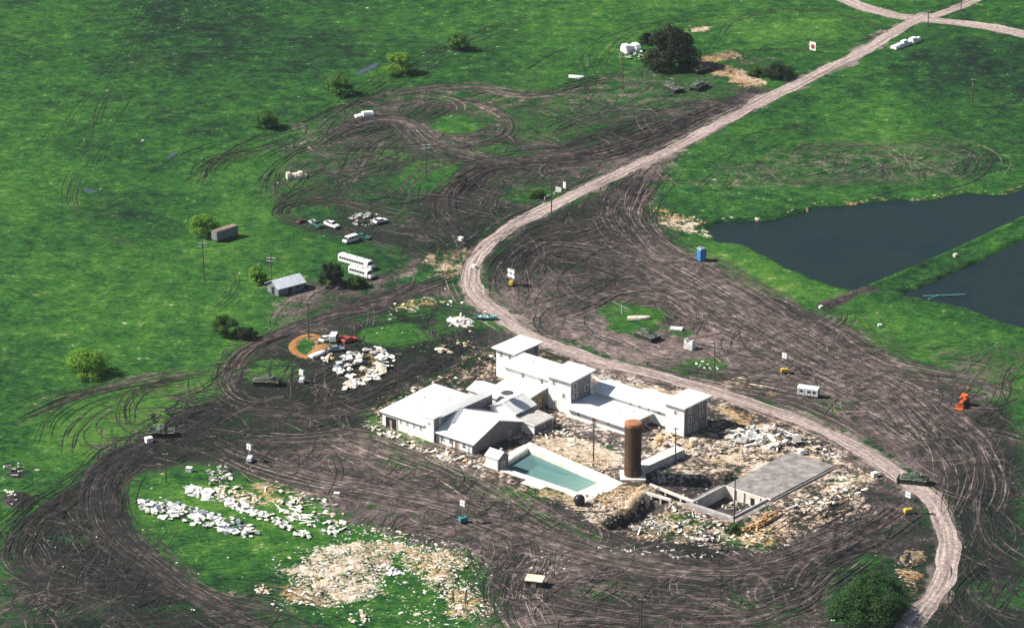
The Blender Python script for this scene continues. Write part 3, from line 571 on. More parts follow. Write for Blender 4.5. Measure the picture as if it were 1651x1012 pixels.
# ---------------------------------------------------------------- vehicle tracks pressed into the mud: low ridges either side of a groove
TV, TF, TT = [], [], []; tvn = 0
def rut(pts, half, h, tone):
    global tvn
    n = len(pts)
    if n < 4: return
    t = np.gradient(pts, axis=0); t /= np.linalg.norm(t, axis=1)[:, None] + 1e-9; nrm = np.c_[-t[:, 1], t[:, 0]]
    us = np.array([-1.0, -0.40, 0.35, 1.0]); zs = np.array([-0.06, h, 0.03, -0.06]); K = 4
    tone = tone + .18 - .45 * float(sample(wet, pts).mean()); base = sample(HZ, pts); fade = np.clip(np.minimum(np.arange(n), np.arange(n)[::-1]) / 3.0, 0.15, 1)
    jit = 1 + 0.22 * nr.randn(n); brk = np.clip(vnoise(np.arange(n) * 2.0, np.full(n, rnd.uniform(0, 900.0)), 11.0, 77) * 3.4 + .55, 0.0, 1.15); fade = fade * brk
    V = np.zeros((n, K, 3), np.float32)
    for k in range(K):
        V[:, k, :2] = pts + nrm * (us[k] * half * jit)[:, None]; V[:, k, 2] = base + (zs[k] + .06) * fade - .06 + (0.03 if zs[k] > 0 else 0) * (fade > .25)
    ii = np.arange(n * K).reshape(n, K) + tvn
    TV.append(V.reshape(-1, 3)); TF.append(np.stack([ii[:-1, :-1], ii[:-1, 1:], ii[1:, 1:], ii[1:, :-1]], -1).reshape(-1, 4))
    tt = np.tile(np.array([0.02, 0.06, -0.12, -0.02]), (n, 1)) + tone; TT.append(tt.ravel().astype(np.float32)); tvn += n * K
def track(path, gauge, half, h, tone):
    t = np.gradient(path, axis=0); t /= np.linalg.norm(t, axis=1)[:, None] + 1e-9; nrm = np.c_[-t[:, 1], t[:, 0]]
    for s in (-1, 1): rut(path + nrm * (s * gauge / 2), half, h, tone)
def wander(path, off, amp):
    t = np.gradient(path, axis=0); t /= np.linalg.norm(t, axis=1)[:, None] + 1e-9; nrm = np.c_[-t[:, 1], t[:, 0]]; s = np.arange(len(path)) * 1.2
    o_ = off + amp * np.sin(s / rnd.uniform(14, 40) + rnd.uniform(0, 6)) + 0.4 * amp * np.sin(s / rnd.uniform(6, 12) + rnd.uniform(0, 6))
    return path + nrm * o_[:, None]
def rw(tank): return (.21 if tank else .125) * math.exp(rnd.gauss(0, .42))
for gi, (path, spr, n) in enumerate(PATHS + [(ROADP, 2.4, 26), (CROSSP, 2.2, 10), (BRANCHP, 1.2, 4)]):
    L_ = len(path); light = gi >= len(PATHS); few = n <= 5
    for k in range(n if few or light else int(n * 3.2)):
        p = wander(path, rnd.gauss(0, spr * (0.6 if rnd.random() < .7 else 1.15)), 0.3 + spr * 0.24)
        a = 0; b = L_
        if not few:
            ln = int(L_ * rnd.uniform(0.15, 0.75)); a = rnd.randint(0, max(0, L_ - ln)); b = a + ln
        tank = rnd.random() < 0.45
        tone = rnd.uniform(0.45, 0.95) if light else rnd.choice([rnd.uniform(-.05, 0.2), rnd.uniform(-.05, 0.25), rnd.uniform(0.2, 0.5), rnd.uniform(0.35, 0.62)])
        if few: tone = rnd.uniform(0.0, 0.25)
        track(p[a:b:2], 2.7 if tank else 1.75, rw(tank) * (.78 if few else 1.0), rnd.uniform(.05, .17) * (.6 if few else 1), tone)
tries = 0; made = 0
while made < 2500 and tries < 22000:
    tries += 1
    px = rnd.uniform(-10, 1660); py = 90 + 930 * rnd.random() ** 0.8; c = P(px, py); hd = rnd.uniform(0, 6.28); Lm = rnd.uniform(12, 46); kap = rnd.choice([-1, 1]) / rnd.uniform(7, 60)
    s = np.arange(0, Lm, 1.8); an = hd + kap * s; pts = np.c_[c.x + np.cumsum(np.cos(an)) * 1.8, c.y + np.cumsum(np.sin(an)) * 1.8]
    ms = sample(mud, pts)
    if ms.mean() < 0.30 or ms.min() < 0.12: continue
    if sample(pale, pts).max() > .45: continue
    if sample(HZ, pts).min() < -1.0: continue
    a = (pts[:, 0] - O0.x) * AV.x + (pts[:, 1] - O0.y) * AV.y; b_ = (pts[:, 0] - O0.x) * BV.x + (pts[:, 1] - O0.y) * BV.y
    if ((a > -4) & (a < 72) & (b_ > -6) & (b_ < 58)).any() or ((a > PO[0] - 6) & (a < CB[0] + 8) & (b_ > CB[1] - 6) & (b_ < 60)).any(): continue
    made += 1
    track(pts, 2.7 if rnd.random() < .5 else 1.75, rw(rnd.random() < .5), rnd.uniform(.05, .16), rnd.choice([rnd.uniform(-.05, .25), rnd.uniform(.1, .5), rnd.uniform(.3, .60)]))
def track_mat():
    m = bpy.data.materials.new('churned_mud'); m.use_nodes = True; n = m.node_tree; b = n.nodes['Principled BSDF']; b.inputs['Roughness'].default_value = 0.9; b.inputs['Specular IOR Level'].default_value = 0.2
    a = n.nodes.new('ShaderNodeAttribute'); a.attribute_name = 'tone'; tc = n.nodes.new('ShaderNodeTexCoord')
    z = n.nodes.new('ShaderNodeTexNoise'); z.inputs['Scale'].default_value = 0.35; z.inputs['Detail'].default_value = 6; n.links.new(tc.outputs['Object'], z.inputs[0])
    x = n.nodes.new('ShaderNodeMath'); x.operation = 'MULTIPLY_ADD'; x.inputs[1].default_value = 1.1; x.inputs[2].default_value = -0.55; n.links.new(z.outputs[0], x.inputs[0])
    y = n.nodes.new('ShaderNodeMath'); y.operation = 'ADD'; n.links.new(x.outputs[0], y.inputs[0]); n.links.new(a.outputs['Fac'], y.inputs[1])
    r = n.nodes.new('ShaderNodeValToRGB'); e = r.color_ramp.elements; e.new(0.35); e.new(0.65)
    for k, (p, c) in enumerate(((0.0, (0.011, 0.012, 0.011)), (0.30, (0.034, 0.028, 0.026)), (0.62, (0.130, 0.098, 0.090)), (1.0, (0.42, 0.33, 0.29)))): e[k].position = p; e[k].color = (*c, 1)
    n.links.new(y.outputs[0], r.inputs[0]); n.links.new(r.outputs[0], b.inputs['Base Color']); return m
TVa = np.vstack(TV); TFa = np.vstack(TF); TTa = np.concatenate(TT)
me = bpy.data.meshes.new('vehicle_ruts'); me.vertices.add(len(TVa)); me.vertices.foreach_set('co', TVa.ravel())
me.loops.add(TFa.size); me.loops.foreach_set('vertex_index', TFa.ravel().astype(np.int32)); me.polygons.add(len(TFa))
me.polygons.foreach_set('loop_start', np.arange(0, TFa.size, 4, dtype=np.int32)); me.update(calc_edges=True)
ta = me.attributes.new('tone', 'FLOAT', 'POINT'); ta.data.foreach_set('value', TTa)
me.materials.append(track_mat()); ruts = obj('vehicle_ruts', me); ruts['kind'] = 'stuff'; ruts['label'] = 'criss-crossing tyre and caterpillar tracks pressed into the mud'; ruts['category'] = 'tracks'
print(nv, len(TFa), made)

# bare orange earth thrown up in a ring
M['orangeearth'] = mat('orange_earth', (0.36, 0.17, 0.055), (0.20, 0.09, 0.03), 0.9, 0.95, bump=.5, bscale=2)
RINGP = catmull([(498, 576), (484, 572), (474, 562), (478, 549), (494, 541), (510, 543), (520, 552)]); strip_o = strip('earth_ring', RINGP, 1.0, M['orangeearth'], 0.16); strip_o['label'] = 'ring of bare orange earth'
RINGP2 = catmull([(520, 556), (510, 566), (503, 572), (498, 578)]); strip_o = strip('earth_ring', RINGP2, 1.6, M['orangeearth'], 0.14); strip_o['label'] = 'patch of bare orange earth'
# ---------------------------------------------------------------- compound buildings
WIN_ME = {}
def window(parent, face, u, z, w_, h_, W, D, door=False):
    """face 'front' (local y=0, looks at -y) or 'right' (local x=W)"""
    m = MB(); t = 0.13
    fr = [(-w_/2 - t, -w_/2, -t, h_ + t), (w_/2, w_/2 + t, -t, h_ + t), (-w_/2, w_/2, -t, 0), (-w_/2, w_/2, h_, h_ + t), (-w_/2, w_/2, h_/2 - .04, h_/2 + .04)]
    if door: fr = [fr[0], fr[1], fr[3]]
    for x0, x1, z0, z1 in fr: m.box(x0, x1, -0.09, 0.03, z0, z1)
    o = m.build('door' if door else 'window', M['trim'], parent)
    g = MB(); g.box(-w_/2, w_/2, -0.03, 0.02, 0, h_); g.build('pane' if not door else 'door_leaf', M['glass'] if not door else M['brownwall'], o)
    if face == 'front': o.location = (u, 0, z)
    else: o.location = (W, u, z); o.rotation_euler = (0, 0, math.pi / 2)
    return o
def flat_roof(parent, W, D, h, ov, rise=(0, 0, 0, 0), thick=0.22, m='roof', ovs=None):
    ox0, ox1, oy0, oy1 = ovs or (ov, ov, ov, ov)
    c = [(-ox0, -oy0), (W + ox1, -oy0), (W + ox1, D + oy1), (-ox0, D + oy1)]
    b = MB(); b.hexa([(x, y, h + r) for (x, y), r in zip(c, rise)] + [(x, y, h + r + thick) for (x, y), r in zip(c, rise)])
    r = b.build('roof', M[m], parent)
    f = MB()
    for i in range(4):
        (xa, ya), (xb, yb) = c[i], c[(i + 1) % 4]; ra, rb = rise[i], rise[(i + 1) % 4]
        ex = Vector((yb - ya, xa - xb, 0)).normalized() * 0.04
        f.hexa([(xa + ex.x, ya + ex.y, h + ra - .12), (xb + ex.x, yb + ex.y, h + rb - .12), (xb, yb, h + rb - .12), (xa, ya, h + ra - .12),
                (xa + ex.x, ya + ex.y, h + ra + thick - .03), (xb + ex.x, yb + ex.y, h + rb + thick - .03), (xb, yb, h + rb + thick - .03), (xa, ya, h + ra + thick - .03)])
    f.build('fascia', M['trim'], r)
    return r
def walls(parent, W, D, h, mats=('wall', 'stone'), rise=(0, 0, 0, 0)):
    """four wall panels, butted at the corners"""
    t = 0.25; z0 = -0.6
    def panel(x0, x1, y0, y1, ra, rb, along, m):
        b = MB()
        if along == 'x': b.hexa([(x0, y0, z0), (x1, y0, z0), (x1, y1, z0), (x0, y1, z0), (x0, y0, h + ra), (x1, y0, h + rb), (x1, y1, h + rb), (x0, y1, h + ra)])
        else: b.hexa([(x0, y0, z0), (x1, y0, z0), (x1, y1, z0), (x0, y1, z0), (x0, y0, h + ra), (x1, y0, h + ra), (x1, y1, h + rb), (x0, y1, h + rb)])
        return b.build('wall', M[m], parent)
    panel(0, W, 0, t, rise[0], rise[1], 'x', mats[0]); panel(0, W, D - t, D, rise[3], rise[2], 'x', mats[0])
    panel(0, t, t, D - t, rise[0], rise[3], 'y', mats[0]); panel(W - t, W, t, D - t, rise[1], rise[2], 'y', mats[1])  # right panel takes the wall colour with shade painted in
def gable(parent, W, D, h, ridge, ov=0.6, axis='x', mats=('wall', 'stone'), roofm='roof', pos=0.5):
    t = 0.25; z0 = -0.6; th = 0.2
    if axis == 'x':   # ridge parallel to x
        yr = D * pos
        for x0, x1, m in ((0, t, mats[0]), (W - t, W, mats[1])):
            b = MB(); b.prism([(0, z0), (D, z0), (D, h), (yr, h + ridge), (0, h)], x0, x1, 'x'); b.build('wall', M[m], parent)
        for y0, y1 in ((0, t), (D - t, D)):
            b = MB(); b.box(t, W - t, y0, y1, z0, h - .02); b.build('wall', M[mats[0]], parent)
        s1 = ridge / yr; s2 = ridge / (D - yr)
        for pts in ([(-ov, h - ov * s1), (yr, h + ridge), (yr, h + ridge + th), (-ov, h - ov * s1 + th)], [(yr, h + ridge + .003), (D + ov, h - ov * s2), (D + ov, h - ov * s2 + th), (yr, h + ridge + th + .003)]):
            b = MB(); b.prism(pts, -ov, W + ov, 'x'); b.build('roof_slope', M[roofm], parent)
        c = MB(); c.prism([(yr - .25, h + ridge + th - .05), (yr + .25, h + ridge + th - .05), (yr, h + ridge + th + .07)], -ov, W + ov, 'x'); c.build('ridge_cap', M['trim'], parent)
    else:
        xr = W * pos
        for y0, y1 in ((0, t), (D - t, D)):
            b = MB(); b.prism([(0, z0), (W, z0), (W, h), (xr, h + ridge), (0, h)], y0, y1, 'y'); b.build('wall', M[mats[0]], parent)
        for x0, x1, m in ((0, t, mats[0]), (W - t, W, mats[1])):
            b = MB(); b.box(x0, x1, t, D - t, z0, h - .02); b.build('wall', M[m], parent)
        s1 = ridge / xr; s2 = ridge / (W - xr)
        for pts in ([(-ov, h - ov * s1), (xr, h + ridge), (xr, h + ridge + th), (-ov, h - ov * s1 + th)], [(xr, h + ridge + .003), (W + ov, h - ov * s2), (W + ov, h - ov * s2 + th), (xr, h + ridge + th + .003)]):
            b = MB(); b.prism(pts, -ov, D + ov, 'y'); b.build('roof_slope', M[roofm], parent)
        c = MB(); c.prism([(xr - .25, h + ridge + th - .05), (xr + .25, h + ridge + th - .05), (xr, h + ridge + th + .07)], -ov, D + ov, 'y'); c.build('ridge_cap', M['trim'], parent)
def bld(name, label, a0, b0): return thing(name, label, 'building', ABpt(a0, b0), ANG, 'connected compound buildings')
def vent(parent, x, y, z):
    b = MB(); b.tube((x, y, z - .2), (x, y, z + .55), .12, n=8); b.tube((x, y, z + .55), (x, y, z + .68), .2, .12, n=8); b.build('roof_vent', M['steel'], parent)

# gymnasium hall, far left
t = bld('gymnasium', 'long low white gymnasium hall at the left end of the compound', 0, 0)
rise = (0, 0, .9, .9); walls(t, 15, 20.5, 4.0, rise=rise); flat_roof(t, 15, 20.5, 4.0, .5, rise, ovs=(.5, -.05, .6, .5))
o = MB(); o.box(1.2, 5.0, -.1, .02, 0, 3.0); o = o.build('doorway', M['dark'], t)
b = MB(); b.box(1.0, 1.2, -.14, .02, 0, 3.2); b.box(5.0, 5.2, -.14, .02, 0, 3.2); b.box(1.2, 5.0, -.14, .02, 3.0, 3.2); b.build('door_frame', M['wall'], o)
b = MB(); b.box(2.6, 3.4, -.16, -.11, 0, 2.2); b.build('panel', M['brownwall'], o)
for u in (6.3, 8.6, 10.9, 13.2): window(t, 'front', u, 2.2, .5, .9, 15, 20.5)
for x, y in ((4, 12), (10, 15), (7, 6)): vent(t, x, y, 4.3 + y / 20.5 * .9)
# raised gallery with white railing along its right side
t = bld('raised_gallery', 'tall narrow gallery with white picket railing between gymnasium and front hall', 15.05, -.3)
walls(t, 2.9, 2.6, 6.6); flat_roof(t, 2.9, 2.6, 6.6, .12, thick=.2)
window(t, 'front', 1.3, 4.6, .55, .6, 2.9, 2.6)
b = MB(); b.box(2.2, 2.9, 2.61, 23.4, -.6, 6.1); b.build('wall', M['stone'], t)
b = MB(); b.box(2.12, 2.98, 2.61, 23.45, 6.1, 6.22); b.build('wall_coping', M['trim'], t)
pk = MB(); pk.box(-.07, .07, -.07, .07, 0, 1.75); pk = pk.mesh('picket', M['trim'])
b = MB(); b.box(2.78, 2.90, 2.62, 23.4, 7.92, 8.06); r_ = b.build('railing', M['trim'], t)
b = MB(); b.box(2.80, 2.88, 2.62, 23.4, 6.45, 6.6); b.box(2.80, 2.88, 2.62, 23.4, 7.15, 7.27); b.build('lower_rail', M['trim'], r_)
for k in range(60): o = obj('picket', pk, r_); o.location = (2.84, 2.72 + k * .349, 6.2)
b = MB(); b.box(.05, 2.2, 2.7, 23.3, -.6, 3.9); b.build('passage', M['wall'], t)
b = MB(); b.hexa([(-.06, 2.65, 3.9), (2.19, 2.65, 3.9), (2.19, 23.3, 4.8), (-.06, 23.3, 4.8), (-.06, 2.65, 4.23), (2.19, 2.65, 4.23), (2.19, 23.3, 5.13), (-.06, 23.3, 5.13)]); b.build('passage_roof', M['roof'], t)
# front gabled hall
t = bld('gabled_hall', 'wide white gabled hall in front, dark gable end facing the pool', 18.0, .6)
gable(t, 12.6, 18.9, 3.0, 3.3, .7, 'x')
for u in (2.2, 5.0, 9.5): window(t, 'front', u, .9, 1.0, 1.2, 12.6, 18.9)
window(t, 'front', 7.2, 0, 1.1, 2.2, 12.6, 18.9, True); window(t, 'right', 14.5, .8, .8, 1.0, 12.6, 18.9)
for x in (1, 6, 11.6): b = MB(); b.box(x - .1, x + .1, -.62, -.45, -.4, 2.75); b.build('porch_post', M['wood'], t)
# small gabled block between gallery and chapel
t = bld('small_gabled_block', 'small white gabled block with window, tucked behind the front hall', 19.5, 20.5)
gable(t, 8.5, 8.0, 4.2, 1.9, .4, 'y', pos=.5); window(t, 'right', 3.2, 2.2, 1.1, 1.2, 8.5, 8)
# lean-to, its shade put into the grey roof colour
t = bld('lean_to', 'low shaded lean-to roof between small block and central tower', 28.4, 20.2)
rise = (0, -.5, -.5, 0); walls(t, 6.2, 7.6, 3.1, rise=(0, -.5, -.5, 0)); flat_roof(t, 6.2, 7.6, 3.1, .3, rise, m='conc')
window(t, 'right', 3.5, .9, .9, 1.1, 6.2, 7.6)
# wing behind gymnasium
t = bld('rear_wing', 'small low white wing behind the railing of the gallery', 6.5, 27.0)
gable(t, 9.5, 6.5, 3.4, 1.1, .5, 'x')
# chapel block
t = bld('chapel_block', 'broad white roofed chapel block with brown side wall below central tower', 12.5, 28.6)
rise = (0, 0, 1.3, 1.3); walls(t, 11.6, 9.0, 4.0, ('wall', 'brownwall'), rise); flat_roof(t, 11.6, 9.0, 4.0, .6, rise)
window(t, 'right', 2.2, .6, .9, 1.6, 11.6, 9.0); window(t, 'right', 6.4, 0, 1.0, 2.2, 11.6, 9.0, True)
# long two storey wing + central tower
t = bld('two_storey_wing', 'long two storey white wing running from the rear tower to central tower', 9.5, 38.0)
rise = (0, 0, .5, .5); walls(t, 16.0, 8.2, 7.8, rise=rise); flat_roof(t, 16.0, 8.2, 7.8, .5, rise, ovs=(.5, -.4, .9, .5))
for u in (6.5, 13.0): window(t, 'front', u, 5.7, 1.0, 1.2, 16, 8.2)
vent(t, 6, 5, 8.3); vent(t, 12, 4, 8.2)
t = bld('central_tower', 'three storey central tower with pale front and dark windowed side', 25.55, 37.0)
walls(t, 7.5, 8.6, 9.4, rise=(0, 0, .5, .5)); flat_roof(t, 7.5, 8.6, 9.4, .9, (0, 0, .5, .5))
for u, z in ((1.8, 7.0), (2.2, 1.6), (5.2, 4.2)): window(t, 'front', u, z, .8, 1.1, 7.5, 8.6)
for u, z in ((1.8, 6.8), (6.6, 4.9), (2.4, 1.4), (6.4, 1.4), (2.0, 4.2)): window(t, 'right', u, z, 1.2, 1.4, 7.5, 8.6)
# rear tower
t = bld('rear_tower', 'square flat roofed rear tower beside the dirt road bend', .6, 45.2)
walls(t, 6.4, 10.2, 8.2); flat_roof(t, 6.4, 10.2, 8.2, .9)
for u in (1.8, 4.8): window(t, 'front', u, 6.1, .8, 1.1, 6.4, 10.2)
for u in (2.5, 7.0): window(t, 'right', u, 5.9, 1.0, 1.3, 6.4, 10.2)
# east wing
t = bld('east_wing', 'long low white wing joining central tower and corner tower', 33.1, 46.6)
gable(t, 25.8, 7.2, 4.3, 1.0, .8, 'x')
for u in (12.5, 15.5, 18.5, 22): window(t, 'front', u, 2.9, .8, .7, 25.8, 7.2)
b = MB(); b.prism([(12, 4.8), (22.5, 4.8), (22.0, 6.0), (12.5, 6.0)], 2.0, 6.4, 'y'); b.build('raised_roof', M['roof'], t)
# dining hall in front of it
t = bld('dining_hall', 'flat white roofed dining hall shaded by central tower, silo in front', 33.1, 35.4)
rise = (0, -.25, -.25, 0); walls(t, 19.4, 10.8, 2.9, rise=rise); flat_roof(t, 19.4, 10.8, 2.9, .9, rise, ovs=(-.02, .7, 1.1, .12))
for u in (4, 14): window(t, 'front', u, 1.4, .7, .8, 19.4, 10.8)
window(t, 'front', 9.2, 0, 1.1, 2.1, 19.4, 10.8, True)
vent(t, 13, 6, 2.9); vent(t, 16, 8, 2.9)
# corner tower
t = bld('corner_tower', 'square corner tower with dark windowed side at the right end', 59.0, 44.2)
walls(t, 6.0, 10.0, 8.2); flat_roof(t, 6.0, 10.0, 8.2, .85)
for u, z in ((2.6, 6.0), (7.2, 6.2), (2.6, 3.4), (7.4, 3.6), (2.4, .8)): window(t, 'right', u, z, .9, 1.4, 6.0, 10.0)
window(t, 'right', 5.0, 0, 1.0, 2.1, 6.0, 10.0, True); window(t, 'front', 3.2, 5.6, .8, 1.0, 6, 10)
# satellite dish on the small block
t = thing('satellite_dish', 'dark shallow satellite dish on a short mast above the roofs', 'dish', ABpt(23.6, 22.4, 6.2), 0)
b = MB(); b.tube((0, 0, -.6), (0, 0, 1.6), .07, n=8); b.build('mast', M['steel'], t)
b = MB(); pr = [(.05, 1.55), (.9, 1.72), (1.7, 2.05), (1.7, 2.10), (.9, 1.80), (.05, 1.65)]; b.lathe(pr, 20); b.build('dish', mat('dark_mesh', (.09, .10, .11), (.05, .055, .06), 3, .6), t, smooth=True)
b = MB(); b.tube((0, 0, 1.6), (0, 0, 2.7), .03, n=6); b.tube((0, 0, 2.6), (0, 0, 2.8), .1, n=8); b.build('feed_horn', M['steel'], t)
# ---------------------------------------------------------------- pool
def water_volume():
    m = bpy.data.materials.new('pool_water'); m.use_nodes = True; n = m.node_tree; n.nodes.clear()
    out = n.nodes.new('ShaderNodeOutputMaterial'); tr = n.nodes.new('ShaderNodeBsdfTransparent'); gl = n.nodes.new('ShaderNodeBsdfGlossy'); gl.inputs['Roughness'].default_value = .08
    fr = n.nodes.new('ShaderNodeFresnel'); fr.inputs[0].default_value = 1.2; mx = n.nodes.new('ShaderNodeMixShader')
    n.links.new(fr.outputs[0], mx.inputs[0]); n.links.new(tr.outputs[0], mx.inputs[1]); n.links.new(gl.outputs[0], mx.inputs[2]); df = n.nodes.new('ShaderNodeBsdfDiffuse'); df.inputs[0].default_value = (.20, .36, .36, 1); m2 = n.nodes.new('ShaderNodeMixShader'); m2.inputs[0].default_value = .38; n.links.new(mx.outputs[0], m2.inputs[1]); n.links.new(df.outputs[0], m2.inputs[2]); n.links.new(m2.outputs[0], out.inputs[0])
    tr.inputs[0].default_value = (.72, .86, .84, 1)
    va = n.nodes.new('ShaderNodeVolumeAbsorption'); va.inputs['Color'].default_value = (.44, .68, .70, 1); va.inputs['Density'].default_value = .24; n.links.new(va.outputs[0], out.inputs[1])
    return m
M['poolwater'] = water_volume()
t = thing('swimming_pool', 'rectangular swimming pool half full of teal water with white concrete deck', 'pool', ABpt(PO[0], PO[1]), ANG)
PLn = 25.0
INN = [(0, 0), (PLn, 0), (PLn + .5, 9.5), (-2, 13.5)]          # inner outline: the deep end is the wider one
def far_b(x): return 13.5 - (x + 2) / 27.5 * 4.0
def pb(nm, m, pts, z0, z1): b = MB(); b.prism(pts, z0, z1, 'z'); return b.build(nm, M[m], t)
def offs(p, q_, d):
    v = Vector((q_[0] - p[0], q_[1] - p[1])).normalized(); return (v.y * d, -v.x * d)
for i in range(4):
    p, q_ = INN[i], INN[(i + 1) % 4]; o_ = offs(p, q_, .3); pb('pool_wall', 'concpale', [p, (p[0] + o_[0], p[1] + o_[1]), (q_[0] + o_[0], q_[1] + o_[1]), q_], -4.1, .02 + .002 * i)
b = MB(); V0 = [(-2, 13.5), (0, 0)]; xs = [0, 10, 16, 22, 25]; zs = [-3.6, -3.3, -2.2, -1.35, -1.0]
vs_ = []; 
for x, z in zip(xs, zs): vs_ += [(x, .01, z), (x - 2 + x / 25 * 2.5, far_b(x - 2 + x / 25 * 2.5) - .01, z)]
b.add(vs_, [(2 * k, 2 * k + 2, 2 * k + 3, 2 * k + 1) for k in range(4)]); b.build('pool_floor', mat('pool_floor', (.60, .54, .42), (.44, .41, .34), .5, .9), t)
pb('water', 'poolwater', [(.02, .02), (PLn - .02, .02), (PLn + .4, 9.45), (-1.9, 13.4)], -4.0, -1.1)
for k in range(5):      # deck panels
    x0 = -4.4 + k * 7.0; x1 = x0 + 6.96; f0, f1 = far_b(x0) + .05, far_b(x1) + .05
    pb('deck_panel', 'concpale', [(x0, f0), (x1, f1), (x1, f1 + 3.0), (x0, f0 + 3.0)], -.3, .14 + .01 * (k % 2))
    if k < 4: pb('deck_panel', 'concpale', [(x0, -2.2), (x1, -2.2), (x1, -.004), (x0, -.004)], -.3, .15 - .01 * (k % 2))
pb('deck_panel', 'concpale', [(10.5, -4.6), (17, -4.6), (17, -2.25), (10.5, -2.25)], -.5, .10)
pb('deck_panel', 'concpale', [(23.65, -2.6), (PLn + 5.4, -2.6), (PLn + 5.4, -.004), (23.65, -.004)], -.3, .12)
pb('deck_panel', 'concpale', [(PLn + .31, 0), (PLn + 5.6, 0), (PLn + 5.6, 4.6), (PLn + .58, 4.6)], -.3, .13); pb('deck_panel', 'concpale', [(PLn + .6, 4.64), (PLn + 6, 4.64), (PLn + 6, 8.8), (PLn + .8, 9.4)], -.3, .15)
pb('deck_panel', 'concpale', [(-3.6, 0), (-.31, 0), (-2.32, 13.6), (-4.4, 13.9)], -.3, .16)
b = MB()
for y in (3.2, 3.8): b.tube((-.2, y, -1.2), (-.2, y, .7), .03, n=6); b.tube((-.2, y, .7), (-1.0, y, .5), .03, n=6)
b.build('ladder', M['steel'], t)
# pool hut
q0 = px2ab(783, 752)
t = thing('pool_hut', 'small white gabled hut at the left end of the pool', 'hut', ABpt(q0[0], q0[1]), ANG)
gable(t, 4.2, 4.0, 3.2, 1.2, .25, 'x'); window(t, 'right', 2.0, 0, .9, 2.0, 4.2, 4.0, True)
b = MB(); b.box(2.6, 3.2, 2.4, 3.0, 3.4, 5.0); b.build('chimney', M['conc'], t)
# water silo
c = P(1020, 766)
t = thing('water_silo', 'tall rusty brown cylindrical water silo beside the pool deck', 'silo', c)
b = MB(); b.lathe([(2.12, -.5), (2.12, 13.6)], 36); b.build('barrel', M['rust'], t, smooth=False)
for k in range(9):
    b = MB(); b.lathe([(2.125, 1.2 + k * 1.5), (2.17, 1.24 + k * 1.5), (2.17, 1.32 + k * 1.5), (2.125, 1.36 + k * 1.5)], 36); b.build('hoop', M['rust'], t)
b = MB(); b.lathe([(2.13, 13.6), (2.22, 13.7), (2.22, 14.5), (2.0, 14.6)], 36); b.build('top_rim', M['rustrim'], t)
b = MB(); b.lathe([(1.95, 14.6), (1.8, 14.68), (.1, 14.74)], 36); b.build('lid', M['rustrim'], t)
b = MB()
for s in (-.22, .22): b.tube((-2.2, s, .3), (-2.2, s, 14.4), .03, n=5)
for k in range(34): b.tube((-2.2, -.22, .6 + k * .4), (-2.2, .22, .6 + k * .4), .02, n=5)
b.build('ladder', M['steel'], t)
b = MB(); b.box(-3.2, 3.2, -3.2, 3.2, -.4, .16); b.build('footing', M['concpale'], t)
# round black tank by the pool
c = P(934, 813)
t = thing('round_tank', 'round black tank lying beside the near corner of the pool', 'tank', c, ANG)
b = MB(); b.lathe([(.05, .0), (.7, .06), (1.25, .5), (1.45, 1.3), (1.25, 2.1), (.7, 2.55), (.05, 2.6)], 20); b.build('shell', M['blackpaint'], t, smooth=True)
b = MB(); b.lathe([(.3, 2.5), (.3, 2.72), (.05, 2.76)], 12); b.build('hatch', M['steel'], t)
b = MB(); b.lathe([(1.1, -.1), (1.1, .35)], 16); b.build('cradle', M['rubber'], t)
# retaining wall
p0, p1 = P(1036, 766), P(1104, 735)
t = thing('retaining_wall', 'pale topped concrete retaining wall running from silo to corner tower', 'wall', p0, math.atan2(p1.y - p0.y, p1.x - p0.x)); Lw = (p1 - p0).length
for k in range(4):
    b = MB(); b.box(k * Lw / 4 + .02, (k + 1) * Lw / 4 - .02, 0, .5, -.6, 1.9); b.build('wall_panel', M['conc'], t)
b = MB(); b.box(-.1, Lw + .1, -.1, 3.2, 1.905, 2.02); b.build('walkway', M['concpale'], t)
b = MB(); b.box(-.1, Lw, .52, 3.1, -.6, 1.9); b.build('fill', M['rubblet'], t)
# ---------------------------------------------------------------- unfinished cellar and slab
t = thing('unfinished_cellar', 'open square concrete cellar pit with bare walls beside the slab', 'cellar', ABpt(CB[0], CB[1]), ANG)
def cb(nm, m, *bx): b = MB(); b.box(*bx); return b.build(nm, M[m], t)
W0 = -12.6; cb('cellar_wall', 'conc', W0 - .4, W0, -.4, 14.0, -3.1, .65); cb('cellar_wall', 'conc', 0, .4, -.4, 14.0, -3.1, .55)
cb('cellar_wall', 'conc', W0, 0, -.4, 0, -3.1, .6); cb('cellar_wall', 'concpale', W0, 0, 13.7, 14.0, -3.1, .62)
cb('cellar_floor', 'rubbled', W0, 0, 0, 13.7, -3.2, -2.6)
cb('doorway', 'dark', -4.6, -3.4, 13.62, 13.71, -2.6, -.4)
for x in (-9.5, -6.8, -1.8): cb('pilaster', 'concpale', x - .25, x + .25, 13.4, 13.69, -2.6, .5)
cb('apron', 'slab', W0 - 2.0, 2.0, -2.0, -.42, -.3, .03); cb('apron', 'slab', W0 - 2.0, W0 - .42, -.4, 14, -.3, .025); cb('apron', 'slab', .42, 2.0, -.4, 14, -.3, .028)
cb('beam', 'concpale', -.02, 1.3, 14.02, 14.4, .3, .75)
t = thing('concrete_slab', 'large grey concrete slab roof level with the ground, dark front edge', 'slab', ABpt(CB[0] + W0, CB[1] + 14.42), ANG)
for i in range(3):
    for j in range(4):
        b = MB(); b.box(i * 4.6 + .01, (i + 1) * 4.6 - .01, j * 6.8 + .01, (j + 1) * 6.8 - .01, -.6, .68 + .03 * ((i * 3 + j * 5) % 4) / 3); b.build('slab_panel', M['slab'], t)
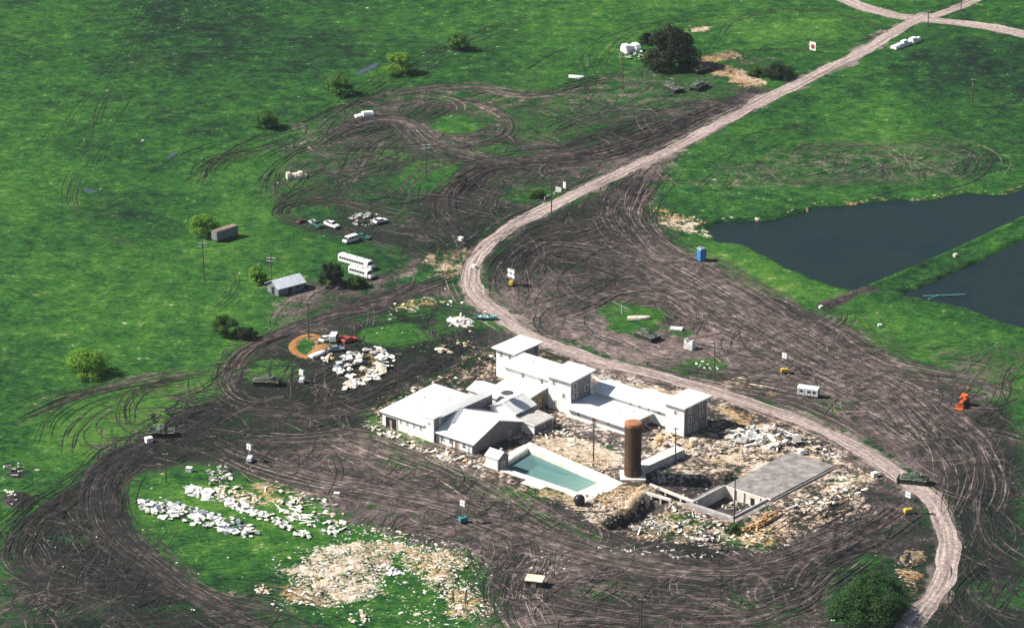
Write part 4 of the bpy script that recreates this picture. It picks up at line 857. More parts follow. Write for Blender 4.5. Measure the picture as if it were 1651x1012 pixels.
b = MB(); b.box(13.85, 14.2, -.2, 27.2, -.6, .4); b.build('edge_beam', M['conc'], t)
for p, q_, lab in (((1048, 781), (1124, 811), 'long pale concrete beam spanning the excavation, further one'), ((1034, 792), (1082, 806), 'short pale concrete beam spanning the excavation, nearer one')):
    a, b_ = P(*p), P(*q_); L_ = (b_ - a).length
    t = thing('concrete_beam', lab, 'beam', a, math.atan2(b_.y - a.y, b_.x - a.x), 'beams over the excavation')
    b = MB(); b.box(0, L_, -.25, .25, -.35, .35); b.build('beam_body', M['concpale'], t, bevel=.03)
    b = MB()
    for k in range(4): b.box(k * (L_ - .5) / 3, k * (L_ - .5) / 3 + .5, -.2, .2, -2.8, -.36)
    b.build('column', M['conc'], t)
a, b_ = P(1050, 795), P(1062, 786)
t = thing('cross_beam', 'short timber beam tying the two concrete beams together', 'beam', a, math.atan2(b_.y - a.y, b_.x - a.x)); b = MB(); b.box(0, (b_ - a).length, -.15, .15, .1, .38); b.box(.2, .5, -.2, .2, -2, .1); b.build('timber', M['lumber'], t)
# ---------------------------------------------------------------- vehicles
M['maroon'] = mat('maroon_paint', (.16, .04, .045), (.10, .025, .03), 1.2, .5)
def wheel(parent, x, y, z, r, wd, hub='steel', name='wheel'):
    b = MB(); b.tube((0, -wd/2, 0), (0, wd/2, 0), r, n=14); o = b.build(name, M['rubber'], parent); o.location = (x, y, z)
    h = MB(); h.tube((0, -wd/2 - .02, 0), (0, wd/2 + .02, 0), r * .55, n=10); h.build('hub', M[hub], o); return o
def on_ground(t, x, y, rz, ln, wd, lift=0.0):
    """settle a vehicle on the terrain: height and tilt from its footprint"""
    c, s = math.cos(rz), math.sin(rz)
    f = gz(x + c * ln/2, y + s * ln/2); r = gz(x - c * ln/2, y - s * ln/2); l = gz(x - s * wd/2, y + c * wd/2); k = gz(x + s * wd/2, y - c * wd/2)
    t.location = (x, y, (f + r + l + k) / 4 + lift); t.rotation_euler = (math.atan2(l - k, wd) * .7, -math.atan2(f - r, ln) * .7, rz)
def place(t, p0, p1, ln, wd, lift=0.03):
    a, b = P(*p0), P(*p1); on_ground(t, (a.x + b.x) / 2, (a.y + b.y) / 2, math.atan2(b.y - a.y, b.x - a.x), ln, wd, lift); return t
def armoured(label, kind='tank', turn=0.0):
    """x forward, 7.2 m hull, 3.5 m wide"""
    t = thing('armoured_vehicle', label, 'armoured vehicle', group='armoured vehicles round the compound')
    b = MB(); b.prism([(-3.4, .75), (2.9, .75), (3.6, 1.25), (3.1, 1.62), (1.2, 1.85), (-3.5, 1.85), (-3.6, 1.2)], -1.15, 1.15, 'y'); b.build('hull', M['armour'], t, bevel=.04)
    for s in (-1, 1):
        prof = [(-2.9, .02), (2.5, .02), (3.25, .45), (3.45, .85), (3.1, 1.22), (-3.2, 1.22), (-3.55, .8), (-3.4, .4)]
        b = MB(); b.prism(prof, s * 1.16, s * 1.78, 'y'); tr = b.build('caterpillar_track', M['rubber'], t)
        for k in range(6): wheel(tr, -2.5 + k * 1.02, s * 1.64, .42, .38, .34, 'armour', 'road_wheel')
        b = MB(); b.box(-3.5, 3.3, min(s * 1.17, s * 1.85), max(s * 1.17, s * 1.85), 1.26, 1.36); b.build('fender', M['armourdust'], t)
        b = MB(); b.box(-2.4, -.4, min(s * 1.3, s * 1.75), max(s * 1.3, s * 1.75), 1.37, 1.72); b.box(.4, 1.5, min(s * 1.3, s * 1.75), max(s * 1.3, s * 1.75), 1.37, 1.6); b.build('stowage_box', M['armourdust'], t, bevel=.03)
        b = MB(); b.tube((3.25, s * .85, 1.5), (3.38, s * .85, 1.52), .13, n=10); b.build('headlight', M['lamp'], t)
    for s in (-.5, .5): b = MB(); b.box(-3.2, -1.7, s - .42, s + .42, 1.86, 1.94); b.build('engine_grille', M['blackpaint'], t)
    if kind in ('tank', 'dozer'):
        u = bpy.data.objects.new('turret', None)
        b = MB(); b.hexa([(-1.5, -1.15, 1.9), (1.3, -.95, 1.9), (1.3, .95, 1.9), (-1.5, 1.15, 1.9), (-1.3, -.85, 2.65), (.75, -.6, 2.65), (.75, .6, 2.65), (-1.3, .85, 2.65)])
        u = b.build('turret', M['armour'], t, bevel=.08); u.rotation_euler = (0, 0, turn)
        b = MB(); gl = 3.4 if kind == 'tank' else 1.7; b.tube((1.0, 0, 2.25), (1.0 + gl, 0, 2.35), .11 if kind == 'tank' else .17, n=10); b.tube((1.0, 0, 2.25), (1.5, 0, 2.27), .26, n=10); b.build('gun_barrel', M['armour'], u)
        b = MB(); b.lathe([(.42, 2.66), (.42, 2.9), (.3, 2.98)], 12, (-.3, -.35)); b.build('cupola', M['armourdust'], u)
        b = MB(); b.lathe([(.3, 2.66), (.3, 2.74), (.1, 2.76)], 12, (-.3, .4)); b.build('hatch', M['armourdust'], u)
        b = MB(); b.box(-2.0, -1.45, -.9, .9, 2.0, 2.5); b.build('bustle_rack', M['armourdust'], u)
        b = MB(); b.tube((-1.0, .6, 2.6), (-1.1, .6, 4.6), .02, n=5); b.build('antenna', M['blackpaint'], u)
    else:
        b = MB(); b.prism([(-2.2, 1.86), (1.2, 1.86), (.7, 2.25), (-2.0, 2.25)], -1.0, 1.0, 'y'); b.build('superstructure', M['armour'], t, bevel=.05)
        b = MB(); b.lathe([(.45, 2.26), (.4, 2.55), (.2, 2.6)], 12, (0.0, .3)); c_ = b.build('cupola', M['armourdust'], t)
        b = MB(); b.tube((.2, .3, 2.6), (1.5, .3, 2.7), .04, n=6); b.build('gun_barrel', M['blackpaint'], c_)
        b = MB(); b.box(-3.3, -2.3, -.9, .9, 1.96, 2.35); b.build('stowage_box', M['armourdust'], t, bevel=.05)
        b = MB(); b.tube((-1.8, -.8, 2.2), (-1.9, -.8, 4.2), .02, n=5); b.build('antenna', M['blackpaint'], t)
    if kind == 'dozer':
        b = MB(); b.prism([(3.75, .15), (4.0, .1), (4.0, .7), (4.15, 1.3), (3.95, 1.35), (3.75, .8)], -1.85, 1.85, 'y'); bl = b.build('dozer_blade', M['armourdust'], t)
        b = MB(); b.box(2.6, 3.9, -1.05, -.85, .7, .9); b.box(2.6, 3.9, .85, 1.05, .7, .9); b.build('push_arm', M['armour'], bl)
        b = MB(); b.tube((-2.2, -.5, 2.0), (-3.9, -.1, 2.6), .1, n=8); b.tube((-2.2, .5, 2.0), (-3.9, .1, 2.6), .1, n=8); b.build('crane_boom', M['armour'], t)
    return t
place(armoured('large green armoured vehicle with dozer blade, side on beside the slab road', 'dozer', .1), (1500, 781), (1446, 775), 8, 3.5)
place(armoured('green tank with gun forward beside the small grass island above the compound', 'tank', .15), (1024, 538), (1064, 553), 7.5, 3.5)
place(armoured('left one of three armoured vehicles parked below the big dark tree', 'carrier'), (1068, 138), (1104, 154), 7.5, 3.5)
place(armoured('front right one of three armoured vehicles below the big dark tree', 'carrier'), (1108, 152), (1146, 134), 7.5, 3.5)
place(armoured('upper one of three armoured vehicles, in the shade of the big tree', 'tank', .4), (1150, 112), (1110, 121), 7.5, 3.5)
place(armoured('dark tank on the small muddy grass patch left of the junk yard', 'tank', -.2), (448, 620), (412, 618), 7.5, 3.5)
place(armoured('armoured vehicle in the muddy track bend at the far left', 'tank', -1.4), (240, 702), (282, 701), 7.5, 3.5)

def bus(label, ln=11.5):
    t = thing('bus', label, 'bus', group='white buses beside the dark tree'); h = ln / 2
    b = MB(); b.prism([(-1.22, .55), (1.22, .55), (1.25, 1.2), (1.22, 2.55), (1.05, 2.9), (.6, 3.05), (-.6, 3.05), (-1.05, 2.9), (-1.22, 2.55), (-1.25, 1.2)], -h, h - 1.2, 'x'); b.build('body', M['whitepaint'], t)
    b = MB(); b.prism([(h - 1.2, .55), (h, .55), (h, 1.5), (h - .3, 1.7), (h - 1.2, 1.75)], -1.1, 1.1, 'y'); b.build('bonnet', M['whitepaint'], t, bevel=.06)
    n = int((ln - 2.4) / .95)
    for s in (-1, 1):
        for k in range(n):
            b = MB(); x = -h + .5 + k * .95; b.box(x, x + .75, min(s * 1.2, s * 1.275), max(s * 1.2, s * 1.275), 1.65, 2.4); b.build('window', M['glass'], t)
        for x in (-h + 2.6, h - 1.6): wheel(t, x, s * 1.05, .48, .48, .3)
        b = MB(); b.tube((h + .01, s * .85, 1.05), (h + .06, s * .85, 1.05), .13, n=10); b.build('headlight', M['lamp'], t)
    b = MB(); b.box(h - 1.24, h - 1.16, -1.0, 1.0, 1.8, 2.6); b.build('windscreen', M['glass'], t)
    b = MB(); b.box(-h - .04, -h + .02, -.5, .5, .7, 2.5); b.build('rear_door', M['bluegrey'], t)
    b = MB(); b.box(h, h + .15, -1.15, 1.15, .5, .75); b.box(-h - .15, -h, -1.15, 1.15, .5, .75); b.build('bumper', M['blackpaint'], t)
    for x in (-h + 2.5, 0, h - 3.5): b = MB(); b.box(x - .3, x + .3, -.3, .3, 3.05, 3.17); b.build('roof_hatch', M['steel'], t)
    return t
place(bus('long white bus parked behind the shorter one by the dark tree', 12.6), (545, 420), (607, 438), 11, 2.4).scale = (1, 1, .85)
place(bus('shorter white bus in front, beside the dark tree', 8.4), (563, 440), (605, 452), 8, 2.4).scale = (1, 1, .85)

def pickup(label, paint, bedcol=None):
    t = thing('pickup_truck', label, 'pickup truck', group='parked pickups and cars')
    b = MB(); b.prism([(-2.6, .45), (2.5, .45), (2.6, .75), (2.55, 1.05), (1.2, 1.15), (-2.65, 1.15)], -.95, .95, 'y'); b.build('body', M[paint], t, bevel=.05)
    b = MB(); b.hexa([(-.6, -.88, 1.16), (1.2, -.88, 1.16), (1.2, .88, 1.16), (-.6, .88, 1.16), (-.45, -.72, 1.85), (.55, -.72, 1.85), (.55, .72, 1.85), (-.45, .72, 1.85)]); c = b.build('cab', M[paint], t, bevel=.05)
    b = MB(); b.hexa([(.72, -.7, 1.24), (1.18, -.8, 1.24), (1.22, -.8, 1.24), (1.22, .8, 1.24), (.56, -.64, 1.8), (.6, -.64, 1.8), (.6, .64, 1.8), (.56, .64, 1.8)]); b.build('windscreen', M['glass'], c)
    for s in (-1, 1):
        b = MB(); b.hexa([(-.4, s * .85, 1.25), (.9, s * .85, 1.25), (.9, s * .9, 1.25), (-.4, s * .9, 1.25), (-.35, s * .72, 1.75), (.5, s * .72, 1.75), (.5, s * .77, 1.75), (-.35, s * .77, 1.75)]); b.build('side_window', M['glass'], c)
    b = MB(); b.box(-2.5, -.75, -.75, .75, 1.151, 1.17); b.build('bed_floor', M['dark'], t)
    b = MB()
    for s in (-1, 1): b.box(-2.62, -.7, min(s * .78, s * .95), max(s * .78, s * .95), 1.16, 1.42)
    b.box(-2.65, -2.5, -.78, .78, 1.16, 1.42); b.build('bed_side', M[bedcol or paint], t)
    for x in (-1.6, 1.6):
        for s in (-1, 1): wheel(t, x, s * .85, .36, .36, .24)
    for s in (-1, 1): b = MB(); b.box(2.57, 2.63, s * .7 - .15, s * .7 + .15, .75, .95); b.build('headlight', M['lamp'], t)
    b = MB(); b.box(2.6, 2.72, -.9, .9, .42, .6); b.build('bumper', M['steel'], t); return t
def car(label, paint, van=False, group='parked pickups and cars'):
    t = thing('van' if van else 'car', label, 'van' if van else 'car', group=group)
    if van: prof = [(-2.5, .4), (2.4, .4), (2.5, .95), (2.1, 1.2), (1.4, 2.05), (-2.4, 2.1), (-2.5, 1.9)]
    else: prof = [(-2.3, .35), (2.25, .35), (2.3, .7), (1.1, .92), (-2.25, .95)]
    b = MB(); b.prism(prof, -.95, .95, 'y'); b.build('body', M[paint], t, bevel=.07)
    if van:
        b = MB(); b.hexa([(1.52, -.8, 1.95), (2.12, -.85, 1.25), (2.14, -.85, 1.28), (1.54, -.8, 1.98), (1.52, .8, 1.95), (2.12, .85, 1.25), (2.14, .85, 1.28), (1.54, .8, 1.98)]); b.build('windscreen', M['glass'], t)
        for s in (-1, 1):
            for x0, x1 in ((-2.2, -.9), (-.7, .4), (.55, 1.4)): b = MB(); b.box(x0, x1, min(s * .94, s * .965), max(s * .94, s * .965), 1.25, 1.8); b.build('window', M['glass'], t)
    else:
        b = MB(); b.hexa([(-1.7, -.88, .94), (1.0, -.88, .94), (1.0, .88, .94), (-1.7, .88, .94), (-1.1, -.68, 1.4), (.25, -.68, 1.4), (.25, .68, 1.4), (-1.1, .68, 1.4)]); c = b.build('cabin', M['glass'], t, bevel=.04)
        b = MB(); b.box(-1.15, .3, -.7, .7, 1.4, 1.45); b.build('roof_panel', M[paint], c)
    for x in (-1.45, 1.45):
        for s in (-1, 1): wheel(t, x, s * .85, .33, .33, .22)
    for s in (-1, 1): b = MB(); b.box(2.26, 2.34 if not van else 2.5, s * .65 - .15, s * .65 + .15, .55, .7); b.build('headlight', M['lamp'], t)
    return t
place(pickup('green and white pickup parked in the tracks above the buses', 'greenpaint', 'whitepaint'), (498, 360), (521, 371), 5, 1.9)
place(pickup('white pickup parked close behind the green and white one', 'whitepaint'), (524, 362), (546, 370), 5, 1.9)
place(car('white van parked above the long white bus', 'whitepaint', True), (576, 387), (554, 394), 5, 1.9)
place(car('dark green car nosed in behind the white van', 'greenpaint'), (573, 383), (596, 386), 4.6, 1.9)
place(car('small pale car beside the grey rubble heap', 'whitepaint'), (604, 362), (622, 357), 4.6, 1.9)
wr = place(car('small maroon car at the left of the pickups', 'maroon'), (480, 361), (492, 357), 4.6, 1.9); wr.scale = (.7, .7, .7)
place(car('white car at the back of the junk yard', 'whitepaint', group='junk yard cars'), (518, 552), (534, 545), 4.6, 1.9)
place(car('white van standing between the white and the red junk cars', 'whitepaint', True, 'junk yard cars'), (536, 554), (541, 543), 4.6, 1.9)
place(car('red junk car with pale roof patch, left of two', 'redpaint', group='junk yard cars'), (540, 551), (556, 547), 4.6, 1.9)
place(car('red junk car at the right end of the row', 'redpaint', group='junk yard cars'), (556, 553), (571, 549), 4.6, 1.9)
place(car('blue grey junk car in front of the red ones', 'bluegrey', group='junk yard cars'), (532, 566), (552, 565), 4.6, 1.9)

def box_trailer(label, ln, wd, ht, side, top, old=False):
    t = thing('trailer', label, 'trailer'); h = ln / 2
    b = MB(); b.prism([(-wd/2, .55), (wd/2, .55), (wd/2, ht), (wd/2 - .18, ht + .22), (-wd/2 + .18, ht + .22), (-wd/2, ht)], -h, h, 'x'); b.build('body', M[side], t)
    b = MB(); b.prism([(-wd/2 + .1, ht + .14), (wd/2 - .1, ht + .14), (wd/2 - .25, ht + .27), (-wd/2 + .25, ht + .27)], -h - .05, h + .05, 'x'); b.build('roof', M[top], t)
    for k in range(int(ln / .8)):
        for s in (-1, 1): b = MB(); x = -h + .3 + k * .8; b.box(x, x + .08, min(s * wd/2, s * (wd/2 + .05)), max(s * wd/2, s * (wd/2 + .05)), .6, ht - .02); b.build('rib', M[side], t)
    b = MB(); b.box(h, h + .05, -wd/2 + .2, wd/2 - .2, .7, ht - .2); d = b.build('door', M['greytrailer' if old else 'bluegrey'], t)
    b = MB(); b.box(h + .05, h + .1, -.05, .05, 1.1, 1.8); b.build('handle', M['steel'], d)
    if not old:
        for s in (-1, 1):
            for x in (-h + .7, 0, h - 1.4): b = MB(); b.box(x, x + .8, min(s * wd/2, s * (wd/2 + .06)), max(s * wd/2, s * (wd/2 + .06)), 1.45, 2.0); b.build('window', M['glass'], t)
    for x in (-h * .45, -h * .25) if not old else (-h * .6, h * .6):
        for s in (-1, 1): wheel(t, x, s * (wd/2 - .18), .42, .42, .25)
    b = MB(); b.tube((-h, 0, .5), (-h - 1.3, 0, .45), .07, n=6); b.build('tow_bar', M['steel'], t)
    return t
place(box_trailer('old brown box trailer beside a bright green tree', 8.2, 2.6, 3.1, 'greytrailer', 'browntrailer', True), (383, 378), (342, 391), 8, 2.5)
place(box_trailer('white travel trailer beside the dirt road right of the compound', 5.6, 2.3, 2.5, 'whitepaint', 'whitepaint'), (1287, 637), (1319, 641), 6, 2.3)

def boat(label, paint, inside, ln=6.0, upturned=False, group='stranded boats'):
    t = thing('boat', label, 'boat', group=group); st = [(-.5, .85, .8), (-.3, .95, .75), (0, 1, .75), (.25, .85, .85), (.42, .45, 1.0), (.5, .04, 1.1)]
    vs_, fs_ = [], []; wd = ln * .19
    for u, k, h in st:
        x = u * ln; w_ = wd * k
        vs_ += [(x, -w_, h), (x, -w_ * .75, .25), (x, 0, .0), (x, w_ * .75, .25), (x, w_, h)]
    for i in range(len(st) - 1):
        for j in range(4): fs_.append((i * 5 + j, i * 5 + j + 1, i * 5 + 6 + j, i * 5 + 5 + j))
    fs_.append((0, 1, 2, 3, 4))
    b = MB(); b.add(vs_, fs_); hu = b.build('hull', M[paint], t, smooth=False)
    md = hu.modifiers.new('skin', 'SOLIDIFY'); md.thickness = .07
    b = MB(); n = len(st); b.add([(u * ln, s * wd * k * .9, .42) for u, k, h in st for s in (-1, 1)], [(2 * i, 2 * i + 2, 2 * i + 3, 2 * i + 1) for i in range(n - 1)]); b.build('deck', M[inside], t)
    for x in (-.3, 0.05): b = MB(); b.box(x * ln, x * ln + .35, -wd * .85, wd * .85, .5, .62); b.build('bench', M['whitepaint'], t)
    if not upturned:
        b = MB(); b.hexa([(.15 * ln, -wd * .7, .75), (.17 * ln, -wd * .7, .75), (.17 * ln, wd * .7, .75), (.15 * ln, wd * .7, .75), (.10 * ln, -wd * .6, 1.25), (.12 * ln, -wd * .6, 1.25), (.12 * ln, wd * .6, 1.25), (.10 * ln, wd * .6, 1.25)]); b.build('windscreen', M['glass'], t)
    return t
place(boat('pale teal open boat beside the dirt road bend', 'tealboat', 'bluegrey', 6.2), (768, 514), (800, 516), 6, 2, .15)
def upturned(label, p0, p1, ln, paint):
    t = boat(label, paint, paint, ln, True); place(t, p0, p1, ln * .8, 2, .95); t.rotation_euler = (math.pi, 0, -t.rotation_euler[2] if False else t.rotation_euler[2]); return t
upturned('long cream upturned boat hull on the grass island above the tank', (1012, 514), (1050, 513), 6.6, 'creamsheet')
upturned('white upturned boat hull alone in the far field', (917, 125), (942, 127), 5.2, 'whitesheet')
upturned('white upturned hull at the left edge of the junk yard', (500, 577), (525, 567), 6.0, 'whitesheet')
# orange tractor
t = thing('tractor', 'orange tractor with front loader standing at the right edge of the mud', 'tractor')
b = MB(); b.prism([(-.6, .8), (1.6, .8), (1.7, 1.5), (.2, 1.65), (-.6, 1.5)], -.45, .45, 'y'); b.build('bonnet', M['orangepaint'], t, bevel=.06)
b = MB(); b.box(-1.7, -.6, -.7, .7, .9, 1.35); b.hexa([(-1.5, -.6, 1.35), (-1.3, -.6, 1.35), (-1.3, .6, 1.35), (-1.5, .6, 1.35), (-1.7, -.6, 1.9), (-1.5, -.6, 1.9), (-1.5, .6, 1.9), (-1.7, .6, 1.9)]); b.build('seat', M['orangepaint'], t)
for s in (-1, 1):
    wheel(t, -1.1, s * .95, .8, .8, .45, 'orangepaint', 'rear_wheel'); wheel(t, 1.2, s * .75, .42, .42, .3, 'orangepaint', 'front_wheel')
    b = MB(); b.box(-1.8, -.4, min(s * .72, s * 1.2), max(s * .72, s * 1.2), 1.62, 1.7); b.build('mudguard', M['orangepaint'], t)
    b = MB(); b.box(.2, 2.7, min(s * .5, s * .62), max(s * .5, s * .62), .9, 1.08); b.build('loader_arm', M['orangepaint'], t)
b = MB(); b.prism([(2.5, .3), (3.3, .2), (3.3, .3), (2.7, .4), (2.75, 1.0), (2.55, 1.0)], -1.0, 1.0, 'y'); b.build('loader_bucket', M['orangepaint'], t)
b = MB(); b.box(-1.7, .1, -.75, .75, 2.5, 2.62)
for x in (-1.6, 0): 
    for s in (-.65, .65): b.tube((x, s, 1.4), (x, s, 2.5), .04, n=6)
b.build('canopy', M['orangepaint'], t)
b = MB(); b.tube((1.1, .25, 1.6), (1.1, .25, 2.4), .05, n=6); b.build('exhaust', M['blackpaint'], t)
place(t, (1560, 646), (1544, 664), 4, 2); t.scale = (1.1, 1.1, 1.1)

# ---------------------------------------------------------------- light towers, poles, toilets
def light_tower(label, base, px, lamp_dy, two_rows=True, turn=0.0, ls=.62):
    t = thing('light_tower', label, 'light tower', group='portable light towers'); c = G(*px); t.location = c; t.rotation_euler = (0, 0, turn)
    b = MB(); b.box(-1.1, 1.1, -.65, .65, .45, 1.45, taper=(.1, .1, .05, .05)); b.build('generator_box', M[base], t, bevel=.06)
    b = MB(); b.tube((1.1, 0, .5), (2.3, 0, .45), .06, n=6); b.build('tow_bar', M['steel'], t)
    for s in (-1, 1):
        wheel(t, -.2, s * .8, .33, .33, .2)
        b = MB(); b.tube((.8, s * .5, .5), (1.1, s * 1.4, .05), .04, n=6); b.build('stabiliser', M['steel'], t)
    H = lamp_dy / 5.6; b = MB(); b.tube((0, 0, 1.4), (0, 0, H * .6), .1, n=8); b.tube((0, 0, H * .6), (0, 0, H), .06, n=8); b.build('mast', M['steel'], t)
    b = MB(); b.box(-.9, .9, -.05, .05, H - .06, H + .06); hd = b.build('lamp_bar', M['steel'], t); hd.rotation_euler = (0, 0, -turn - .75)
    for i in (-1, 1):
        for j in ((0, 1) if two_rows else (0,)):
            b = MB(); b.tube((i * .68 * ls, .25, H + ls * (.55 - j * 1.35)), (i * .68 * ls, -.35, H + ls * (.5 - j * 1.35)), .45 * ls, .66 * ls, n=12); b.build('floodlight', M['lamp'], hd)
    return t
light_tower('light tower with four white lamps and yellow base by the road bend', 'yellowpaint', (825, 460), 22, turn=1.2, ls=1.05)
light_tower('light tower with teal base in the muddy tracks left of the pool', 'tealpaint', (747, 842), 30, turn=.4)
light_tower('light tower with yellow base above the white travel trailer', 'yellowpaint', (1265, 602), 30, turn=.1)
light_tower('light tower with yellow base in front of the large armoured vehicle', 'yellowpaint', (1464, 828), 30, turn=.3)
light_tower('light tower with white base in the mud left of the gymnasium', 'whitepaint', (403, 744), 24, turn=1.4)
light_tower('light tower with white base beside the small muddy grass patch', 'whitepaint', (487, 617), 18, turn=1.4)
def pole(px, h, label, arm=False, transformer=False):
    t = thing('utility_pole', label, 'utility pole', G(*px), rnd.uniform(-.3, .3), 'utility poles'); t.rotation_euler[0] = rnd.uniform(-.015, .015); t.rotation_euler[1] = rnd.uniform(-.015, .015)
    b = MB(); b.tube((0, 0, -.6), (0, 0, h), .20, .13, n=9); b.build('pole', M['wood'], t)
    n = 2 if arm else 1
    for k in range(n):
        z = h - .4 - k * .9; L_ = 1.3 if arm else .7
        b = MB(); b.box(-L_, L_, .14, .26, z - .07, z + .07); a = b.build('crossarm', M['trim' if arm else 'wood'], t)
        for x in (-L_ + .1, -L_ * .4, L_ * .4, L_ - .1): b = MB(); b.lathe([(.05, z + .07), (.09, z + .14), (.05, z + .26)], 8, (x, .2)); b.build('insulator', M['lamp'], a)
    if transformer:
        b = MB(); b.lathe([(.28, h - 2.6), (.3, h - 2.5), (.3, h - 1.6), (.2, h - 1.5)], 12, (0, .5)); b.build('transformer', M['steel'], t)
    return t
pole((957, 742), 10.4, 'utility pole with transformer in the courtyard behind the pool', transformer=True)
pole((1183, 858), 15, 'utility pole in front of the cellar pit near corner')
pole((1089, 742), 9, 'thin utility pole at the end of the retaining wall')
pole((1152, 612), 11, 'utility pole beside the small grass strip above the corner tower')
pole((498, 547), 11, 'utility pole above the orange earth ring near the junk cars')
pole((643, 637), 12, 'utility pole just behind the gymnasium roof')
pole((329, 451), 11.5, 'utility pole with pale crossarms below the old brown trailer', True)
pole((556, 205), 8, 'utility pole beside the white wreck in the upper tracks')
pole((687, 292), 12, 'utility pole with pale crossarms on the round grass patch', True)
pole((1004, 146), 13, 'utility pole with pale crossarms left of three armoured vehicles', True)
pole((1567, 172), 9.5, 'lone utility pole in the green field at far right', transformer=True)
pole((1496, 48), 7, 'utility pole at the road junction in the top right')
pole((889, 345), 14, 'tall utility pole rising beside the middle of the dirt road')
pole((438, 462), 9, 'utility pole beside the tin roofed shed', True)
pole((268, 778), 8, 'thin utility pole at the top edge of the rubble lawn')
pole((1033, 1016), 8, 'utility pole at the bottom edge of the photo')
pole((1549, 24), 6, 'short utility pole beside the faint farm track at top')
# blue toilet
t = thing('portable_toilet', 'bright blue portable toilet on the grass near the pond', 'portable toilet', G(1131, 420), .5)
b = MB(); b.box(-.75, .75, -.75, .75, .12, 2.6); b.build('cabin', M['bluepaint'], t, bevel=.05)
b = MB(); b.box(-.8, .8, -.8, .8, 0, .12); b.build('skid', M['blackpaint'], t)
b = MB(); b.prism([(-.8, 2.6), (.8, 2.6), (.5, 2.95), (-.5, 2.95)], -.8, .8, 'y'); b.build('roof', M['bluegrey'], t)
b = MB(); b.box(-.5, .5, -.80, -.75, .25, 2.35); d = b.build('door', mat('blue_door', (.08, .30, .62), (.06, .24, .5), 2, .4), t)
b = MB(); b.box(.3, .42, -.84, -.80, 1.2, 1.5); b.build('handle', M['steel'], d)
b = MB(); b.tube((.5, .5, 2.6), (.5, .5, 3.3), .06, n=6); b.build('vent_pipe', M['blackpaint'], t)
t.scale = (1.35, 1.35, 1.35)
# tin roofed shed
c = P(470, 478); hd = heading((443, 470), (500, 452))
t = thing('tin_roof_shed', 'small shed with shiny grey tin gable roof beside trees', 'shed', P(449, 478), R(38))
def shed():
    W, D, h, rg = 9.0, 5.6, 2.6, 1.5; tt = .15
    for x0, x1 in ((0, tt), (W - tt, W)): b = MB(); b.prism([(0, -.4), (D, -.4), (D, h), (D/2, h + rg), (0, h)], x0, x1, 'x'); b.build('wall', M['greytrailer'], t)
    for y0, y1 in ((0, tt), (D - tt, D)): b = MB(); b.box(tt, W - tt, y0, y1, -.4, h); b.build('wall', M['greytrailer'], t)
    for s in (0, 1):
        for k in range(12):
            x0 = -.5 + k * (W + 1) / 12; x1 = x0 + (W + 1) / 12 - .02; b = MB()
            if s == 0: b.prism([(-.6, h - .32), (D/2, h + rg), (D/2, h + rg + .06), (-.6, h - .26)], x0, x1, 'x')
            else: b.prism([(D/2, h + rg), (D + .6, h - .32), (D + .6, h - .26), (D/2, h + rg + .06)], x0, x1, 'x')
            sh = b.build('roof_sheet', M['tin'], t)
            b = MB()
            if s == 0: b.prism([(-.6, h - .26), (D/2, h + rg + .06), (D/2, h + rg + .12), (-.6, h - .20)], x0 + .02, x0 + .09, 'x')
            else: b.prism([(D/2, h + rg + .06), (D + .6, h - .26), (D + .6, h - .20), (D/2, h + rg + .12)], x0 + .02, x0 + .09, 'x')
            b.build('seam', M['tin'], sh)
    b = MB(); b.box(3.4, 4.6, -.06, 0, 0, 2.0); b.build('door', M['dark'], t)
    b = MB(); b.box(-.06, 0, 2.0, 3.4, 0, 2.1); b.build('door', M['dark'], t)
    b = MB(); b.box(6.2, 7.2, -.05, 0, 1.0, 1.8); b.build('window', M['glass'], t)
shed()
# ---------------------------------------------------------------- trees: tapered trunk, limbs, leaf faces through the crown
def leaf_mat(name, c1, c2):
    m = bpy.data.materials.new(name); m.use_nodes = True; n = m.node_tree; b = n.nodes['Principled BSDF']; b.inputs['Roughness'].default_value = .7; b.inputs['Specular IOR Level'].default_value = .2
    g = n.nodes.new('ShaderNodeNewGeometry'); r = n.nodes.new('ShaderNodeValToRGB'); r.color_ramp.elements[0].color = (*c2, 1); r.color_ramp.elements[1].color = (*c1, 1)
    n.links.new(g.outputs['Random Per Island'], r.inputs[0]); n.links.new(r.outputs[0], b.inputs['Base Color'])
    tr = n.nodes.new('ShaderNodeBsdfTranslucent'); n.links.new(r.outputs[0], tr.inputs[0]); mx = n.nodes.new('ShaderNodeMixShader'); mx.inputs[0].default_value = .35
    out = n.nodes['Material Output']; n.links.new(b.outputs[0], mx.inputs[1]); n.links.new(tr.outputs[0], mx.inputs[2]); n.links.new(mx.outputs[0], out.inputs[0]); return m
LEAF = {'bright': leaf_mat('bright_leaves', (.19, .36, .03), (.08, .20, .02)), 'mid': leaf_mat('mid_leaves', (.075, .15, .025), (.026, .07, .014)), 'dark': leaf_mat('dark_leaves', (.030, .048, .018), (.010, .020, .009)), 'olive': leaf_mat('olive_leaves', (.10, .22, .035), (.04, .11, .02))}
